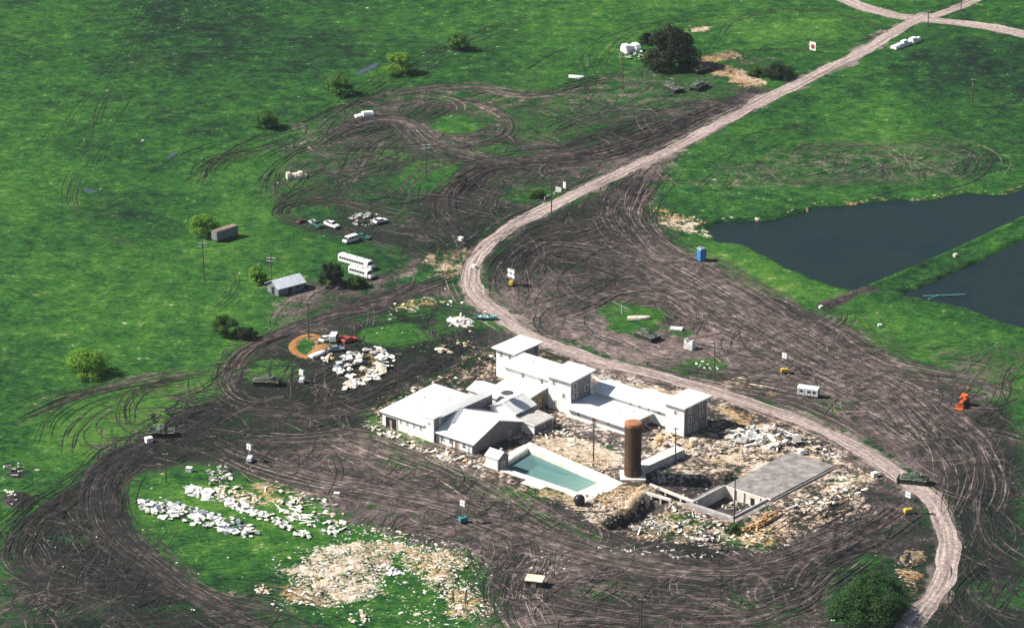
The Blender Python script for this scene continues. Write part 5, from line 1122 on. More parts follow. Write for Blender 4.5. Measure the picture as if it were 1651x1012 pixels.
def tree(label, px, r, h, kind, nleaf=2600, low=.25, cat='tree', trunk=True, name='tree', size=.24):
    t = thing(name, label, cat, G(*px), rnd.uniform(0, 6.28), 'trees and bushes in the fields'); st = np.random.RandomState(abs(hash(px)) % 9999 if False else int(px[0] * 7 + px[1]))
    b = MB(); zc = h * (low + 1) / 2; blobs = []
    b.tube((0, 0, -.4), (st.randn() * .15, st.randn() * .15, h * .35), .045 * r + .12, .03 * r + .08, n=8)
    nb = 24 if r < 9 else 46; low = min(low, .12)
    for k in range(nb):
        a = 2 * math.pi * (k + st.rand() * .7) / nb; zu = st.rand(); rr = r * (.15 + .68 * math.sqrt(st.rand())) * (1.0 - .45 * zu); z = h * (low + (1 - low) * (.10 + .72 * zu))
        p = (math.cos(a) * rr, math.sin(a) * rr, z); blobs.append((p, r * (.17 + .17 * st.rand())))
        b.tube((0, 0, h * (.15 + .2 * st.rand())), p, .03 * r + .03, .02, n=5)
    blobs.append(((0, 0, h * .82), r * .33)); blobs.append(((0, 0, h * .55), r * .42))
    b.build('trunk', M['bark'], t)
    V, F = [], []; per = int(nleaf * 1.7) // len(blobs)
    for (c, br) in blobs:
        d = st.randn(per, 3); d /= np.linalg.norm(d, axis=1)[:, None]; q_ = np.array(c) + d * (br * (st.rand(per, 1) ** .45)) * np.array([1, 1, .72])
        nn = d * .9 + np.array([0, 0, .45]) + st.randn(per, 3) * .35; u = np.cross(nn, st.randn(per, 3)); u /= np.linalg.norm(u, axis=1)[:, None] + 1e-6; v = np.cross(nn, u); v /= np.linalg.norm(v, axis=1)[:, None] + 1e-6; s = size * (.6 + .8 * st.rand(per, 1))
        base = len(V) * 4 if False else sum(len(x) for x in V)
        quad = np.stack([q_ - u * s, q_ + v * s * .6, q_ + u * s, q_ - v * s * .6], 1).reshape(-1, 3); quad[:, 2] = np.maximum(quad[:, 2], .05); V.append(quad); F.append(np.arange(per * 4).reshape(-1, 4) + base)
    V = np.vstack(V); F = np.vstack(F); me = bpy.data.meshes.new('crown'); me.from_pydata(V.tolist(), [], F.tolist()); me.materials.append(LEAF[kind]); obj('crown', me, t); return t
tree('bright yellow green tree behind the old brown trailer', (328, 378), 5.6, 6.4, 'bright')
tree('small bright green tree left of the tin roofed shed', (415, 455), 3.6, 5.4, 'bright', 1700)
tree('dark green tree between the shed and the white buses', (535, 460), 5.2, 7.5, 'dark', 2600)
tree('lower dark bush between shed and buses', (575, 462), 3.4, 3.4, 'mid', 1400, .05, 'bush', name='bush')
tree('wide pale green tree alone in the left field', (140, 602), 8.2, 6.8, 'bright', 3600, .15, size=.24)
tree('dark green tree at the edge of the left muddy loop', (362, 540), 5.0, 6.5, 'mid', 2400)
tree('low dark shrub beside the tree at the left muddy loop', (395, 545), 4.2, 3.0, 'dark', 1600, .05, 'bush', name='bush')
tree('olive tree below the upper field, nearest of the upper left row', (428, 206), 5.6, 6.0, 'olive', 2200, .15)
tree('olive tree second in the upper left row, left of the puddle', (545, 152), 6.0, 6.6, 'olive', 2400, .15)
tree('yellow green tree right of the bluish puddle', (642, 118), 6.6, 7.2, 'bright', 2800, .15)
tree('farthest small tree in the upper left row', (738, 80), 5.6, 6.2, 'olive', 2200, .15)
tree('large very dark tree above the three armoured vehicles', (1082, 108), 10.5, 14.5, 'dark', 7500, .05, size=.38)
tree('dark spreading bush right of the sandy track', (1255, 125), 7.4, 4.4, 'dark', 2600, .02, 'bush', name='bush')
tree('green bush at the left of the dark spreading one', (1218, 122), 4.4, 3.0, 'mid', 1500, .02, 'bush', name='bush')
tree('dark bush behind the white farmhouse wreck', (1043, 70), 4.0, 4.0, 'dark', 1500, .05, 'bush', name='bush')
tree('small dark bush on the round grass patch by the dirt road', (865, 318), 3.2, 2.2, 'mid', 1200, .02, 'bush', name='bush')
tree('small shrub at the near corner of the cellar', (1183, 858), 2.6, 2.4, 'mid', 1100, .02, 'bush', name='bush')
tree('dark shrub growing in the excavation beside the slab', (1180, 772), 3.0, 2.6, 'dark', 1200, .02, 'bush', name='bush')
LEAF['deep'] = leaf_mat('deep_leaves', (.04, .11, .02), (.015, .05, .011))
tree('large rounded leaf mass for the bottom right mound, added for its lit and shaded sides', (1402, 985), 10.5, 5.6, 'deep', 9000, .02, 'mound_leaf_mass', name='mound_leaf_mass')  # leaf crown added so the grass mound gets a lit and a shaded side
tree('dark bush added to the upper edge of the leaf-built mound', (1408, 950), 6.5, 4.2, 'deep', 3200, .02, 'bush', name='bush')
tree('small bush added at the foot of the leaf-built mound', (1350, 990), 4.0, 2.2, 'deep', 1500, .02, 'bush', name='bush')
# puddles
def puddle(pts, lab):
    w_ = [P(*p) for p in pts]; z = max(gz(p.x, p.y) for p in w_) + .05
    b = MB(); b.add([(p.x, p.y, z) for p in w_], [tuple(range(len(w_)))]); o = b.build('puddle', M['puddle'], None); o['kind'] = 'structure'; o['label'] = lab
M['puddle'] = mat('puddle_water', (.05, .07, .08), (.03, .045, .05), .6, .08, spec=.6)
puddle([(572, 120), (585, 112), (600, 104), (612, 101), (608, 108), (592, 116), (578, 122)], 'bluish puddle between two trees in the upper field')
puddle([(268, 255), (274, 249), (283, 246), (287, 248), (282, 251), (272, 256)], 'small puddle in the upper left field')
puddle([(132, 305), (140, 304), (150, 308), (160, 309), (152, 312), (138, 310)], 'pale puddle at the left track fork')
# ---------------------------------------------------------------- debris: each pile is a thing, its larger pieces are parts
def chunk_mesh(seed, kind):
    st = np.random.RandomState(seed); b = MB()
    if kind == 'board':
        b.hexa([(.5 * x, .04 * y * (1 + .2 * st.randn()), .05 * z) for z in (0, 1) for x, y in ((-1, -1), (1, -1), (1, 1), (-1, 1))]); return b
    if kind == 'sheet':       # buckled sheet with torn edges
        nx, ny = 4, 3; top = []; cut = [st.rand() * .3 for _ in range(4)]
        for j in range(ny):
            for i in range(nx):
                x = (i / (nx - 1) - .5); y = (j / (ny - 1) - .5) * .65
                x += st.randn() * .035 + (cut[0] * .5 if i == 0 and j == 0 else 0) - (cut[1] * .5 if i == nx - 1 and j == ny - 1 else 0); y += st.randn() * .03
                top.append((x, y, .05 + .045 * st.randn() + .10 * abs(math.sin(seed + i * 1.3)) * (seed % 3) * .5))
        n = nx * ny; fs_ = []
        for j in range(ny - 1):
            for i in range(nx - 1): a = j * nx + i; fs_ += [(a, a + 1, a + nx + 1, a + nx), (n + a + nx, n + a + nx + 1, n + a + 1, n + a)]
        rim = [i for i in range(nx)] + [j * nx + nx - 1 for j in range(1, ny)] + [(ny - 1) * nx + i for i in range(nx - 2, -1, -1)] + [j * nx for j in range(ny - 2, 0, -1)]
        for k in range(len(rim)): a, c = rim[k], rim[(k + 1) % len(rim)]; fs_.append((c, a, n + a, n + c))
        b.add(top + [(x, y, z - .035) for x, y, z in top], fs_); return b
    bm = bmesh.new(); d = st.randn(13, 3); d /= np.linalg.norm(d, axis=1)[:, None]
    for p in d * (.42 + .12 * st.rand(13, 1)) * np.array([1.0, .72, .36]): bm.verts.new(p + np.array([0, 0, .12]))
    bmesh.ops.convex_hull(bm, input=bm.verts[:]); bm.verts.index_update(); used = [v for v in bm.verts if v.link_faces]; ix = {v: k for k, v in enumerate(used)}
    b.add([tuple(v.co) for v in used], [tuple(ix[v] for v in f.verts) for f in bm.faces]); bm.free(); return b
CH = {}
def chunk(kind, m):
    key = (kind, m)
    if key not in CH: CH[key] = [chunk_mesh(40 + i, kind).mesh(kind, M[m]) for i in range(7)]
    return rnd.choice(CH[key])
def poly_pts(poly, n, line=False):
    out = []; w_ = [P(*p) for p in poly]; xs = [p.x for p in w_]; ys = [p.y for p in w_]; k = 0
    arr = np.array([(p.x, p.y) for p in w_])
    while len(out) < n and k < 60:
        k += 1; X = nr.uniform(min(xs), max(xs), 400); Y = nr.uniform(min(ys), max(ys), 400); m_ = inpoly(arr, X, Y)
        out += [(x, y) for x, y, i in zip(X, Y, m_) if i]
    return out[:n]
PART = {'sheet': 'panel', 'board': 'board', 'block': 'block'}
def pile(name, label, cat, poly, n, kinds, mats, size, height=0.3, ang=None, group='debris piles round the compound', align=.5, zfix=None):
    w_ = [P(*p, zfix or 0.0) for p in poly]; c = sum(w_, Vector()) / len(w_); z0 = gz(c.x, c.y) if zfix is None else zfix
    t = thing(name, label, cat, (c.x, c.y, z0), 0, group); shift = w_[0] - P(*poly[0])
    for x, y in poly_pts(poly, n):
        kd = rnd.choice(kinds); s = rnd.uniform(*size) * (1.8 if kd == 'board' else 1); o = obj(PART[kd], chunk(kd, rnd.choice(mats)), t)
        x += shift.x; y += shift.y; zz = (max(gz(x, y), -3.0) - z0 if zfix is None else 0) + rnd.uniform(0, height)
        o.location = (x - c.x, y - c.y, zz); rz = rnd.uniform(0, 6.28) if ang is None else ang + rnd.gauss(0, align)
        o.rotation_euler = (rnd.gauss(0, .2), rnd.gauss(0, .2), rz); o.scale = (s, s * rnd.uniform(.7, 1.3), s * rnd.uniform(.6, 1.4))
    return t
WH = ['whitesheet', 'rubblew', 'trim', 'whitesheet']; MIX = ['whitesheet', 'rubblew', 'creamsheet', 'rubblet', 'rubbleg', 'lumber', 'rubbled']
AR = ANG
pile('debris_row', 'long row of white slabs and sheets on the lawn, nearest the camera', 'debris', [(222, 808), (245, 803), (300, 815), (400, 845), (418, 860), (400, 868), (320, 848), (250, 832), (225, 818)], 200, ['sheet', 'block', 'sheet'], WH + ['bluegrey'], (.8, 2.6), .55, AR - .1)
pile('debris_row', 'second row of white slabs on the lawn, behind the nearest row', 'debris', [(340, 801), (356, 800), (440, 831), (505, 864), (495, 868), (420, 838), (345, 808)], 95, ['sheet', 'block'], WH, (.9, 2.3), .6, AR)
pile('debris_heap', 'grey white rubble heap at the top of the lawn', 'debris', [(334, 762), (362, 755), (375, 770), (365, 782), (338, 782)], 60, ['block', 'sheet'], ['rubblew', 'rubbleg', 'rubblew'], (.6, 1.4), 1.4)
pile('debris_heap', 'flat white sheets beside the grey heap on the lawn', 'debris', [(297, 792), (315, 786), (345, 793), (332, 804), (305, 800)], 26, ['sheet'], WH, (1.4, 3.2), .3)
pile('debris_heap', 'tan and white broken boards between the lawn rows', 'debris', [(345, 782), (390, 786), (422, 800), (415, 812), (380, 816), (350, 800)], 70, ['sheet', 'board', 'block'], ['creamsheet', 'rubblet', 'whitesheet'], (.8, 2.0), .4)
pile('debris_heap', 'white sheets and thin boards at the right of the lawn', 'debris', [(440, 810), (470, 808), (520, 838), (510, 850), (470, 842)], 40, ['sheet', 'board'], WH + ['creamsheet'], (1.0, 2.6), .2, AR)
pile('debris_heap', 'rubble strip along the top right edge of the lawn', 'debris', [(425, 780), (490, 795), (545, 815), (555, 830), (520, 835), (470, 805), (420, 792)], 55, ['sheet', 'board', 'block'], ['creamsheet', 'rubblet', 'whitesheet', 'rubbleg'], (.7, 1.8), .3)
pile('debris_heap', 'white blocks beside the sandy rubble field corner', 'debris', [(520, 842), (548, 835), (560, 850), (540, 862), (518, 858)], 26, ['block', 'sheet'], WH, (.9, 2.0), .4)
pile('debris_heap', 'small pale rubble heap left of the sandy rubble field', 'debris', [(408, 945), (425, 940), (442, 948), (432, 958), (410, 955)], 24, ['block'], ['creamsheet', 'rubblet', 'rubblew'], (.6, 1.3), .3)
pile('debris_heap', 'small pale rubble heap below the sandy rubble field', 'debris', [(565, 990), (590, 985), (600, 1000), (580, 1010), (565, 1003)], 26, ['block'], ['creamsheet', 'rubblet', 'rubblew'], (.6, 1.5), .3)
pile('debris_heap', 'white boards on grass right of the sandy field', 'debris', [(615, 915), (640, 915), (650, 925), (630, 926)], 10, ['sheet'], WH, (1.0, 2.2), .2)
# junk yard
pile('junk_heap', 'large white tarpaulins and panels in the junk yard centre', 'debris', [(545, 578), (575, 570), (590, 580), (585, 605), (560, 610), (538, 600)], 46, ['sheet', 'sheet', 'block'], WH + ['bluegrey', 'rubbled', 'rubbled'], (1.0, 3.2), 1.0)  # dark pieces mixed in as the shade of gaps between panels
pile('junk_heap', 'cream curved panels at the right of the junk yard', 'debris', [(585, 595), (612, 585), (626, 590), (605, 612), (588, 612)], 26, ['sheet'], ['creamsheet', 'whitesheet'], (1.4, 3.6), .6)
pile('junk_heap', 'cream sheets along the lower edge of the junk yard', 'debris', [(550, 622), (570, 614), (592, 614), (575, 626), (552, 628)], 26, ['sheet'], ['creamsheet', 'whitesheet'], (1.4, 3.6), .5)
pile('junk_heap', 'scattered white sheets at the upper right of the junk yard', 'debris', [(585, 565), (610, 562), (640, 578), (635, 585), (600, 580)], 26, ['sheet', 'block'], WH + ['creamsheet'], (1.0, 3.0), .4)
pile('junk_heap', 'tan and white boxes below the upturned hull in junk yard', 'debris', [(518, 575), (536, 572), (540, 582), (522, 584)], 16, ['block', 'sheet'], ['creamsheet', 'tan', 'whitesheet'], (.8, 2.2), .4)
pile('junk_heap', 'pale planks beside the teal boat at the road bend', 'debris', [(725, 515), (745, 510), (765, 520), (755, 528), (730, 525)], 26, ['sheet', 'board'], WH + ['creamsheet'], (1.2, 3.4), .3)
pile('debris_heap', 'tan boulders and boards left of the rear tower', 'debris', [(700, 560), (745, 550), (770, 555), (760, 566), (710, 572)], 18, ['block', 'sheet'], ['creamsheet', 'tan', 'rubblet'], (.8, 2.2), .2)
pile('debris_heap', 'small pale stones along the track above the grass strip', 'debris', [(620, 495), (700, 475), (745, 488), (740, 500), (690, 490), (640, 508)], 34, ['block', 'board'], ['creamsheet', 'rubblet', 'whitesheet'], (.5, 1.5), .1)
# round the compound
pile('debris_heap', 'pale rubble along the front of the gymnasium', 'debris', [(600, 690), (640, 700), (690, 722), (735, 740), (720, 745), (660, 722), (600, 698)], 80, ['block', 'sheet', 'board'], ['rubblew', 'creamsheet', 'rubblet', 'whitesheet'], (.5, 1.8), .3)
pile('debris_heap', 'pale rubble at the left side of the gymnasium', 'debris', [(588, 680), (612, 668), (640, 650), (660, 640), (650, 655), (615, 690), (592, 694)], 55, ['block', 'board'], ['rubblew', 'creamsheet', 'rubblet'], (.4, 1.3), .2)
pile('debris_heap', 'rubble and boards in front of the gabled hall', 'debris', [(700, 718), (745, 730), (790, 745), (775, 755), (720, 745), (700, 730)], 60, ['block', 'sheet', 'board'], MIX, (.5, 1.8), .4)
pile('debris_heap', 'rubble at the foot of the central tower', 'debris', [(855, 690), (880, 672), (915, 678), (935, 700), (900, 708), (862, 705)], 75, ['block', 'sheet', 'board'], MIX, (.5, 1.8), .5)
pile('debris_heap', 'courtyard rubble scattered along the pool back edge', 'debris', [(852, 705), (930, 712), (1010, 760), (990, 772), (900, 735), (850, 718)], 70, ['block', 'board'], ['rubblew', 'rubblet', 'rubbleg', 'creamsheet'], (.35, 1.1), .1)
pile('debris_heap', 'rubble and tanks between dining hall and corner tower', 'debris', [(1050, 705), (1075, 695), (1095, 712), (1085, 728), (1052, 728)], 46, ['block', 'sheet'], ['creamsheet', 'rubblet', 'whitesheet', 'tan'], (.7, 2.2), .8)
pile('debris_heap', 'broken stones and dark lumps at the near pool corner', 'debris', [(940, 800), (985, 790), (1020, 785), (1030, 795), (985, 825), (945, 820)], 80, ['block'], ['rubblew', 'rubblet', 'rubbleg', 'rubbled'], (.35, 1.2), .2)
pile('debris_heap', 'large white and pink sheets heaped behind the slab', 'debris', [(1165, 700), (1200, 692), (1260, 692), (1290, 712), (1250, 725), (1210, 718), (1175, 715)], 80, ['sheet', 'block', 'board'], ['whitesheet', 'rubblew', 'creamsheet', 'rubbleg', 'whitesheet'], (1.0, 3.4), 1.0)
pile('debris_heap', 'orange timber and dark scrap at the right of the sheets', 'debris', [(1258, 698), (1300, 708), (1340, 722), (1330, 735), (1290, 728), (1255, 715)], 60, ['block', 'board', 'sheet'], ['lumberdark', 'rubbled', 'creamsheet', 'rubbleg', 'rubbled'], (.6, 1.9), .6)
pile('debris_heap', 'long band of broken white rubble in front of the corner tower', 'debris', [(1100, 720), (1160, 712), (1230, 725), (1220, 740), (1150, 735), (1100, 735)], 110, ['block', 'board', 'sheet'], MIX, (.4, 1.6), .4)
pile('debris_heap', 'dark scrap and stones at the right end behind the slab', 'debris', [(1310, 718), (1345, 722), (1362, 738), (1335, 745), (1310, 732)], 40, ['block'], ['rubbled', 'rubblew', 'rubbleg', 'creamsheet'], (.5, 1.4), .4)
pile('debris_heap', 'tangled white boards below the excavation', 'debris', [(1015, 845), (1060, 828), (1085, 840), (1080, 860), (1030, 860)], 110, ['board', 'block', 'board'], ['rubblew', 'whitesheet', 'creamsheet', 'rubbleg'], (.5, 1.7), .6)
pile('debris_heap', 'grey and white wreckage left of the cellar corner', 'debris', [(1085, 815), (1140, 835), (1170, 850), (1160, 872), (1110, 872), (1085, 850)], 100, ['board', 'block', 'sheet'], ['rubblew', 'whitesheet', 'rubbleg', 'rubbled', 'creamsheet'], (.5, 1.8), .5)
pile('lumber_pile', 'orange lumber stacked beside the cellar right wall', 'lumber', [(1198, 852), (1240, 830), (1252, 826), (1258, 832), (1225, 852), (1205, 862)], 46, ['board'], ['lumber', 'lumberdark', 'lumberdark'], (1.6, 3.2), .7, R(50), align=.08)
pile('lumber_pile', 'splayed yellow boards in front of the lumber stack', 'lumber', [(1200, 860), (1240, 855), (1245, 870), (1225, 878), (1205, 872)], 40, ['board', 'sheet'], ['lumber', 'creamsheet', 'tan'], (.8, 2.0), .4)
pile('debris_heap', 'broken concrete and dark scrap along the right of the slab', 'debris', [(1260, 812), (1300, 800), (1370, 785), (1400, 790), (1380, 808), (1310, 828), (1260, 832)], 140, ['block', 'board', 'sheet'], ['rubblew', 'creamsheet', 'rubbleg', 'rubbled', 'whitesheet', 'rubblet'], (.4, 1.8), .4)
pile('debris_heap', 'thin scattered sticks in the mud below the lumber', 'debris', [(960, 880), (1080, 885), (1200, 885), (1190, 895), (1080, 900), (980, 892)], 50, ['board', 'block'], ['creamsheet', 'rubblew', 'rubbleg'], (.4, 1.3), .1)
pile('debris_heap', 'rubble inside the open cellar pit', 'debris', [(1160, 818), (1185, 806), (1222, 816), (1195, 828)], 46, ['block', 'board', 'sheet'], ['creamsheet', 'rubbleg', 'rubbled', 'rubblew', 'lumber'], (.5, 1.5), .3, zfix=-2.6)
pile('debris_heap', 'scattered stones on the small grass strip by the road', 'debris', [(1105, 588), (1140, 582), (1160, 595), (1130, 602)], 12, ['block'], WH, (.6, 1.3), .1)
pile('debris_heap', 'grey rubble mound above the white van', 'debris', [(560, 352), (585, 346), (612, 350), (608, 364), (575, 366)], 70, ['block', 'sheet'], ['rubbleg', 'conc', 'rubbled'], (.5, 1.6), .7)
pile('debris_heap', 'pale stones along the sandy bank at the right bottom', 'debris', [(1438, 900), (1470, 905), (1478, 950), (1455, 960), (1440, 930)], 40, ['block'], ['rubblet', 'creamsheet', 'rubbleg'], (.3, .9), .1)
pile('debris_heap', 'line of pale stones below the grassy mound', 'debris', [(1335, 995), (1380, 1000), (1400, 990), (1410, 975), (1415, 990), (1395, 1008), (1340, 1006)], 24, ['block'], WH + ['creamsheet'], (.4, 1.2), .1)
pile('debris_heap', 'dark scrap pile with pale bits at far left, upper one', 'debris', [(0, 755), (30, 752), (42, 768), (15, 775)], 30, ['block', 'board'], ['rubbled', 'rubbleg', 'whitesheet'], (.5, 1.4), .5)
pile('debris_heap', 'dark scrap pile with pale bits at far left, lower one', 'debris', [(0, 792), (28, 795), (32, 815), (5, 820)], 34, ['block', 'board'], ['rubbled', 'rubbled', 'whitesheet'], (.5, 1.4), .6)
pile('debris_heap', 'pale sand and scrap by the wrecked farmhouse', 'debris', [(1000, 88), (1035, 82), (1055, 92), (1020, 100)], 26, ['sheet', 'block'], WH + ['creamsheet', 'greytrailer'], (.8, 2.4), .5)
pile('debris_heap', 'orange straw clumps beside the pond inlet', 'debris', [(1050, 335), (1100, 345), (1140, 356), (1135, 368), (1080, 358), (1050, 350)], 46, ['block'], ['tan', 'lumberdark', 'lumber'], (.4, 1.2), .1)
# sand and rubble field too fine to count, clods and litter
def scatter(name, label, polys, mats_name, size, cat='rubble'):
    V, F, MI = [], [], []; k = 0
    cubes = np.array([(-1, -1, 0), (1, -1, 0), (1, 1, 0), (-1, 1, 0), (-.7, -.7, 1), (.7, -.7, 1), (.7, .7, 1), (-.7, .7, 1)], float); cf = np.array([(4, 5, 6, 7), (0, 1, 5, 4), (1, 2, 6, 5), (2, 3, 7, 6), (3, 0, 4, 7)])
    for poly, n in polys:
        for x, y in poly_pts(poly, n):
            s = rnd.uniform(*size) * (2.2 if rnd.random() < .08 else 1); c = cubes * (1 + .25 * nr.randn(8, 3)) * np.array([s * rnd.uniform(.8, 1.8), s * rnd.uniform(.35, 1.0), s * rnd.uniform(.2, .5)]); a = rnd.uniform(0, 6.28)
            R2 = np.array([[math.cos(a), -math.sin(a), 0], [math.sin(a), math.cos(a), 0], [0, 0, 1]]); c = c @ R2.T + np.array([x, y, gz(x, y) - .05]); V.append(c); F.append(cf + k); k += 8; MI += [rnd.randrange(len(mats_name))] * 5
    me = bpy.data.meshes.new(name); me.from_pydata(np.vstack(V).tolist(), [], np.vstack(F).tolist())
    for m in mats_name: me.materials.append(M[m])
    me.polygons.foreach_set('material_index', MI); o = obj(name, me); o['kind'] = 'stuff'; o['label'] = label; o['category'] = cat; return o
scatter('sandy_rubble', 'field of pale sandy rubble and clods at the bottom of the lawn', [(TANS[0][0], 2600), (TANS[1][0], 900), ([(440, 890), (620, 850), (800, 900), (820, 1000), (560, 1000), (430, 980)], 700), ([(540, 840), (640, 850), (760, 880), (770, 900), (600, 872), (530, 880)], 350), (ell(720, 995, 70, 18), 120)], ['rubblew', 'whitesheet', 'creamsheet', 'rubblet', 'rubblew'], (.09, .26))
scatter('building_litter', 'fine pale litter and broken stone spread round the compound', [([(600, 640), (780, 560), (860, 575), (1150, 660), (1290, 700), (1410, 770), (1390, 830), (1250, 885), (1050, 880), (960, 845), (800, 765), (620, 700)], 2600), ([(865, 690), (930, 690), (1010, 745), (960, 770), (850, 712)], 350), ([(930, 800), (1030, 795), (1000, 835), (950, 842)], 450), ([(1020, 830), (1180, 860), (1260, 860), (1200, 885), (1040, 872)], 450), ([(960, 595), (1100, 630), (1160, 660), (1100, 650), (950, 610)], 200)], ['rubblew', 'rubblet', 'rubbleg', 'creamsheet', 'rubbled'], (.08, .30))
scatter('field_litter', 'small white litter strewn over the mud and grass', [([(0, 200), (1651, 100), (1651, 1012), (0, 1012)], 120), ([(330, 640), (800, 540), (800, 480), (560, 500)], 90), ([(60, 830), (400, 700), (560, 800), (400, 1000), (100, 1000)], 60)], ['whitesheet', 'creamsheet', 'rubblew'], (.10, .26), 'litter')
scatter('mud_clods', 'dark clods of churned mud along the vehicle tracks', [([(20, 880), (240, 690), (420, 640), (800, 540), (800, 480), (1000, 290), (1200, 480), (1651, 690), (1651, 1012), (820, 1012), (740, 890), (330, 745), (215, 800), (440, 1012), (60, 1012)], 5200)], ['rubbled', 'clod', 'clodl'], (.06, .19), 'mud')
# ---------------------------------------------------------------- single pieces
def sheet_thing(name, label, cat, p0, p1, wd, ht, m, group=None, lumps=5):
    """a battered, crumpled shell: rounded panels over a low frame"""
    a, b_ = P(*p0), P(*p1); L_ = (b_ - a).length; c = (a + b_) / 2
    t = thing(name, label, cat, (c.x, c.y, gz(c.x, c.y)), math.atan2(b_.y - a.y, b_.x - a.x), group); st = np.random.RandomState(int(p0[0]) + int(p0[1]))
    for k in range(lumps):
        x0 = -L_/2 + k * L_/lumps; x1 = x0 + L_/lumps - .04; h = ht * (.6 + .6 * st.rand()); w_ = wd * (.75 + .4 * st.rand())
        b = MB(); b.prism([(-w_/2, 0), (w_/2, 0), (w_/2 * .95, h * .6), (w_/2 * .5, h), (-w_/2 * .6, h * .92), (-w_/2, h * .5)], x0, x1, 'x'); b.build('panel', M[m], t, bevel=.05)
    return t
sheet_thing('wrecked_camper', 'lumpy white wrecked camper in the upper muddy circle', 'wreck', (573, 190), (601, 186), 2.4, 1.6, 'whitesheet')
sheet_thing('collapsed_tent', 'cream arched collapsed tent on the grass left of the tracks', 'tent', (462, 288), (494, 285), 2.4, 1.8, 'creamsheet')
sheet_thing('table_cluster', 'row of white tables on the tiny grass patch right of the tank', 'tables', (1081, 530), (1101, 532), 1.6, 1.0, 'whitesheet', lumps=3)
sheet_thing('white_wreck', 'long white wreckage beside the road junction at top right', 'wreck', (1440, 80), (1482, 66), 2.4, 1.8, 'whitesheet', lumps=6)
sheet_thing('wrecked_farmhouse', 'broken white farmhouse wreck left of the large dark tree', 'wreck', (1005, 86), (1029, 82), 4.4, 3.6, 'whitepaint', lumps=3)
# pale broken hut near the tank
c = G(1112, 562); t = thing('box_shelter', 'small white box shelter with jagged top beside the road', 'shelter', c, -.5)
b = MB(); b.box(-1.3, 1.3, -1.1, 1.1, 0, 2.0); b.build('walls', M['whitesheet'], t, bevel=.04)
b = MB(); b.hexa([(-1.3, -1.1, 2.0), (-.2, -1.1, 2.0), (-.2, 1.1, 2.0), (-1.3, 1.1, 2.0), (-1.2, -1.0, 2.9), (-.9, -1.0, 2.9), (-.9, 1.0, 2.6), (-1.2, 1.0, 2.6)]); b.box(.5, 1.2, -.9, .9, 2.0, 2.5, taper=(.2, .2, .2, .2)); b.build('torn_cover', M['whitesheet'], t)
# antenna mast fallen over the island
c = G(1002, 506); t = thing('antenna_mast', 'thin white antenna mast with slanting boom on the grass island', 'antenna', c, 0)
b = MB(); b.tube((0, 0, -.2), (0, 0, 2.8), .10, .07, n=7); b.build('mast', M['trim'], t)
b = MB(); b.tube((0, 0, 2.4), (-2.6, .6, 3.6), .07, .05, n=6); b.tube((0, 0, 2.4), (2.2, -.5, 1.5), .07, .05, n=6); b.build('boom', M['trim'], t)
# road signs at the bend
def board_sign(px, label, w_, h_, m, m2=None, z=.9, rz=0.0):
    t = thing('sign_board', label, 'sign', G(*px), rz)
    b = MB(); b.box(-w_/2, w_/2, -.05, .05, z, z + h_); s = b.build('board', M[m], t)
    if m2: b = MB(); b.lathe([(.02, 0), (h_ * .28, 0), (h_ * .28, .03)], 12); o = b.build('red_mark', M[m2], s); o.rotation_euler = (math.pi / 2, 0, 0); o.location = (.1, -.055, z + h_ * .45)
    b = MB()
    for x in (-w_ * .35, w_ * .35): b.tube((x, .08, -.4), (x, .08, z + h_), .06, n=6)
    b.build('post', M['wood'], t); return t
board_sign((1310, 84), 'white square sign board with a red mark beside the far road', 2.6, 3.0, 'whitepaint', 'redpaint', .6, -.7)
board_sign((900, 312), 'white torn sign board at the roadside, left of two', 1.8, 1.6, 'whitesheet', None, .5, -.5)
board_sign((910, 306), 'white torn sign board at the roadside, right of two', 1.2, 2.0, 'whitesheet', None, .5, -.9)
b = None
t = thing('fence_rail', 'low broken fence rail along the dirt road shoulder', 'fence', G(878, 322), heading((878, 322), (925, 298)))
for k in range(6): b = MB(); b.box(k * 1.9 - .06, k * 1.9 + .06, -.06, .06, -.3, 1.1 if k % 2 else .9); b.build('post', M['trim'], t)
b = MB(); b.box(0, 6.0, -.03, .03, .7, .82); b.build('rail', M['trim'], t)
# yellow round tank and cream drums by corner tower
for px, r, h, lab, m in (((1118, 716), 1.15, 1.7, 'cream round water butt at the foot of the corner tower', 'creamsheet'), ((1062, 716), 1.2, 2.0, 'tan round tank in the rubble left of corner tower', 'tan'), ((1132, 680), .9, 1.8, 'white barrel right of the corner tower', 'whitesheet'), ((1292, 732), .9, 1.4, 'white round drum on the far corner of the slab', 'whitesheet')):
    t = thing('round_drum', lab, 'drum', G(*px, -.05)); b = MB(); b.lathe([(r * .95, 0), (r, .1), (r, h - .1), (r * .9, h)], 18); b.build('drum', M[m], t)
    for z in (.35, .65): b = MB(); b.lathe([(r + .004, h * z - .05), (r + .05, h * z), (r + .004, h * z + .05)], 18); b.build('hoop', M[m], t)
    b = MB(); b.lathe([(r * .88, h), (r * .6, h + .08), (.05, h + .12)], 18); b.build('lid', M[m], t)
# pale crate shed in the foreground mud
t = thing('crate_shed', 'small pale roofed crate shed with dark front in the foreground mud', 'shed', G(862, 944), -.25)
b = MB(); b.box(-2.0, 2.0, -1.2, 1.4, 0, 1.7); b.build('walls', M['rubbled'], t)
b = MB(); b.hexa([(-2.2, -1.4, 1.7), (2.2, -1.4, 1.7), (2.2, 1.6, 2.1), (-2.2, 1.6, 2.1), (-2.2, -1.4, 1.85), (2.2, -1.4, 1.85), (2.2, 1.6, 2.25), (-2.2, 1.6, 2.25)]); b.build('roof', M['creamsheet'], t)
b = MB(); b.box(-.6, .6, -1.26, -1.2, .1, 1.4); b.build('door', M['brownwall'], t)
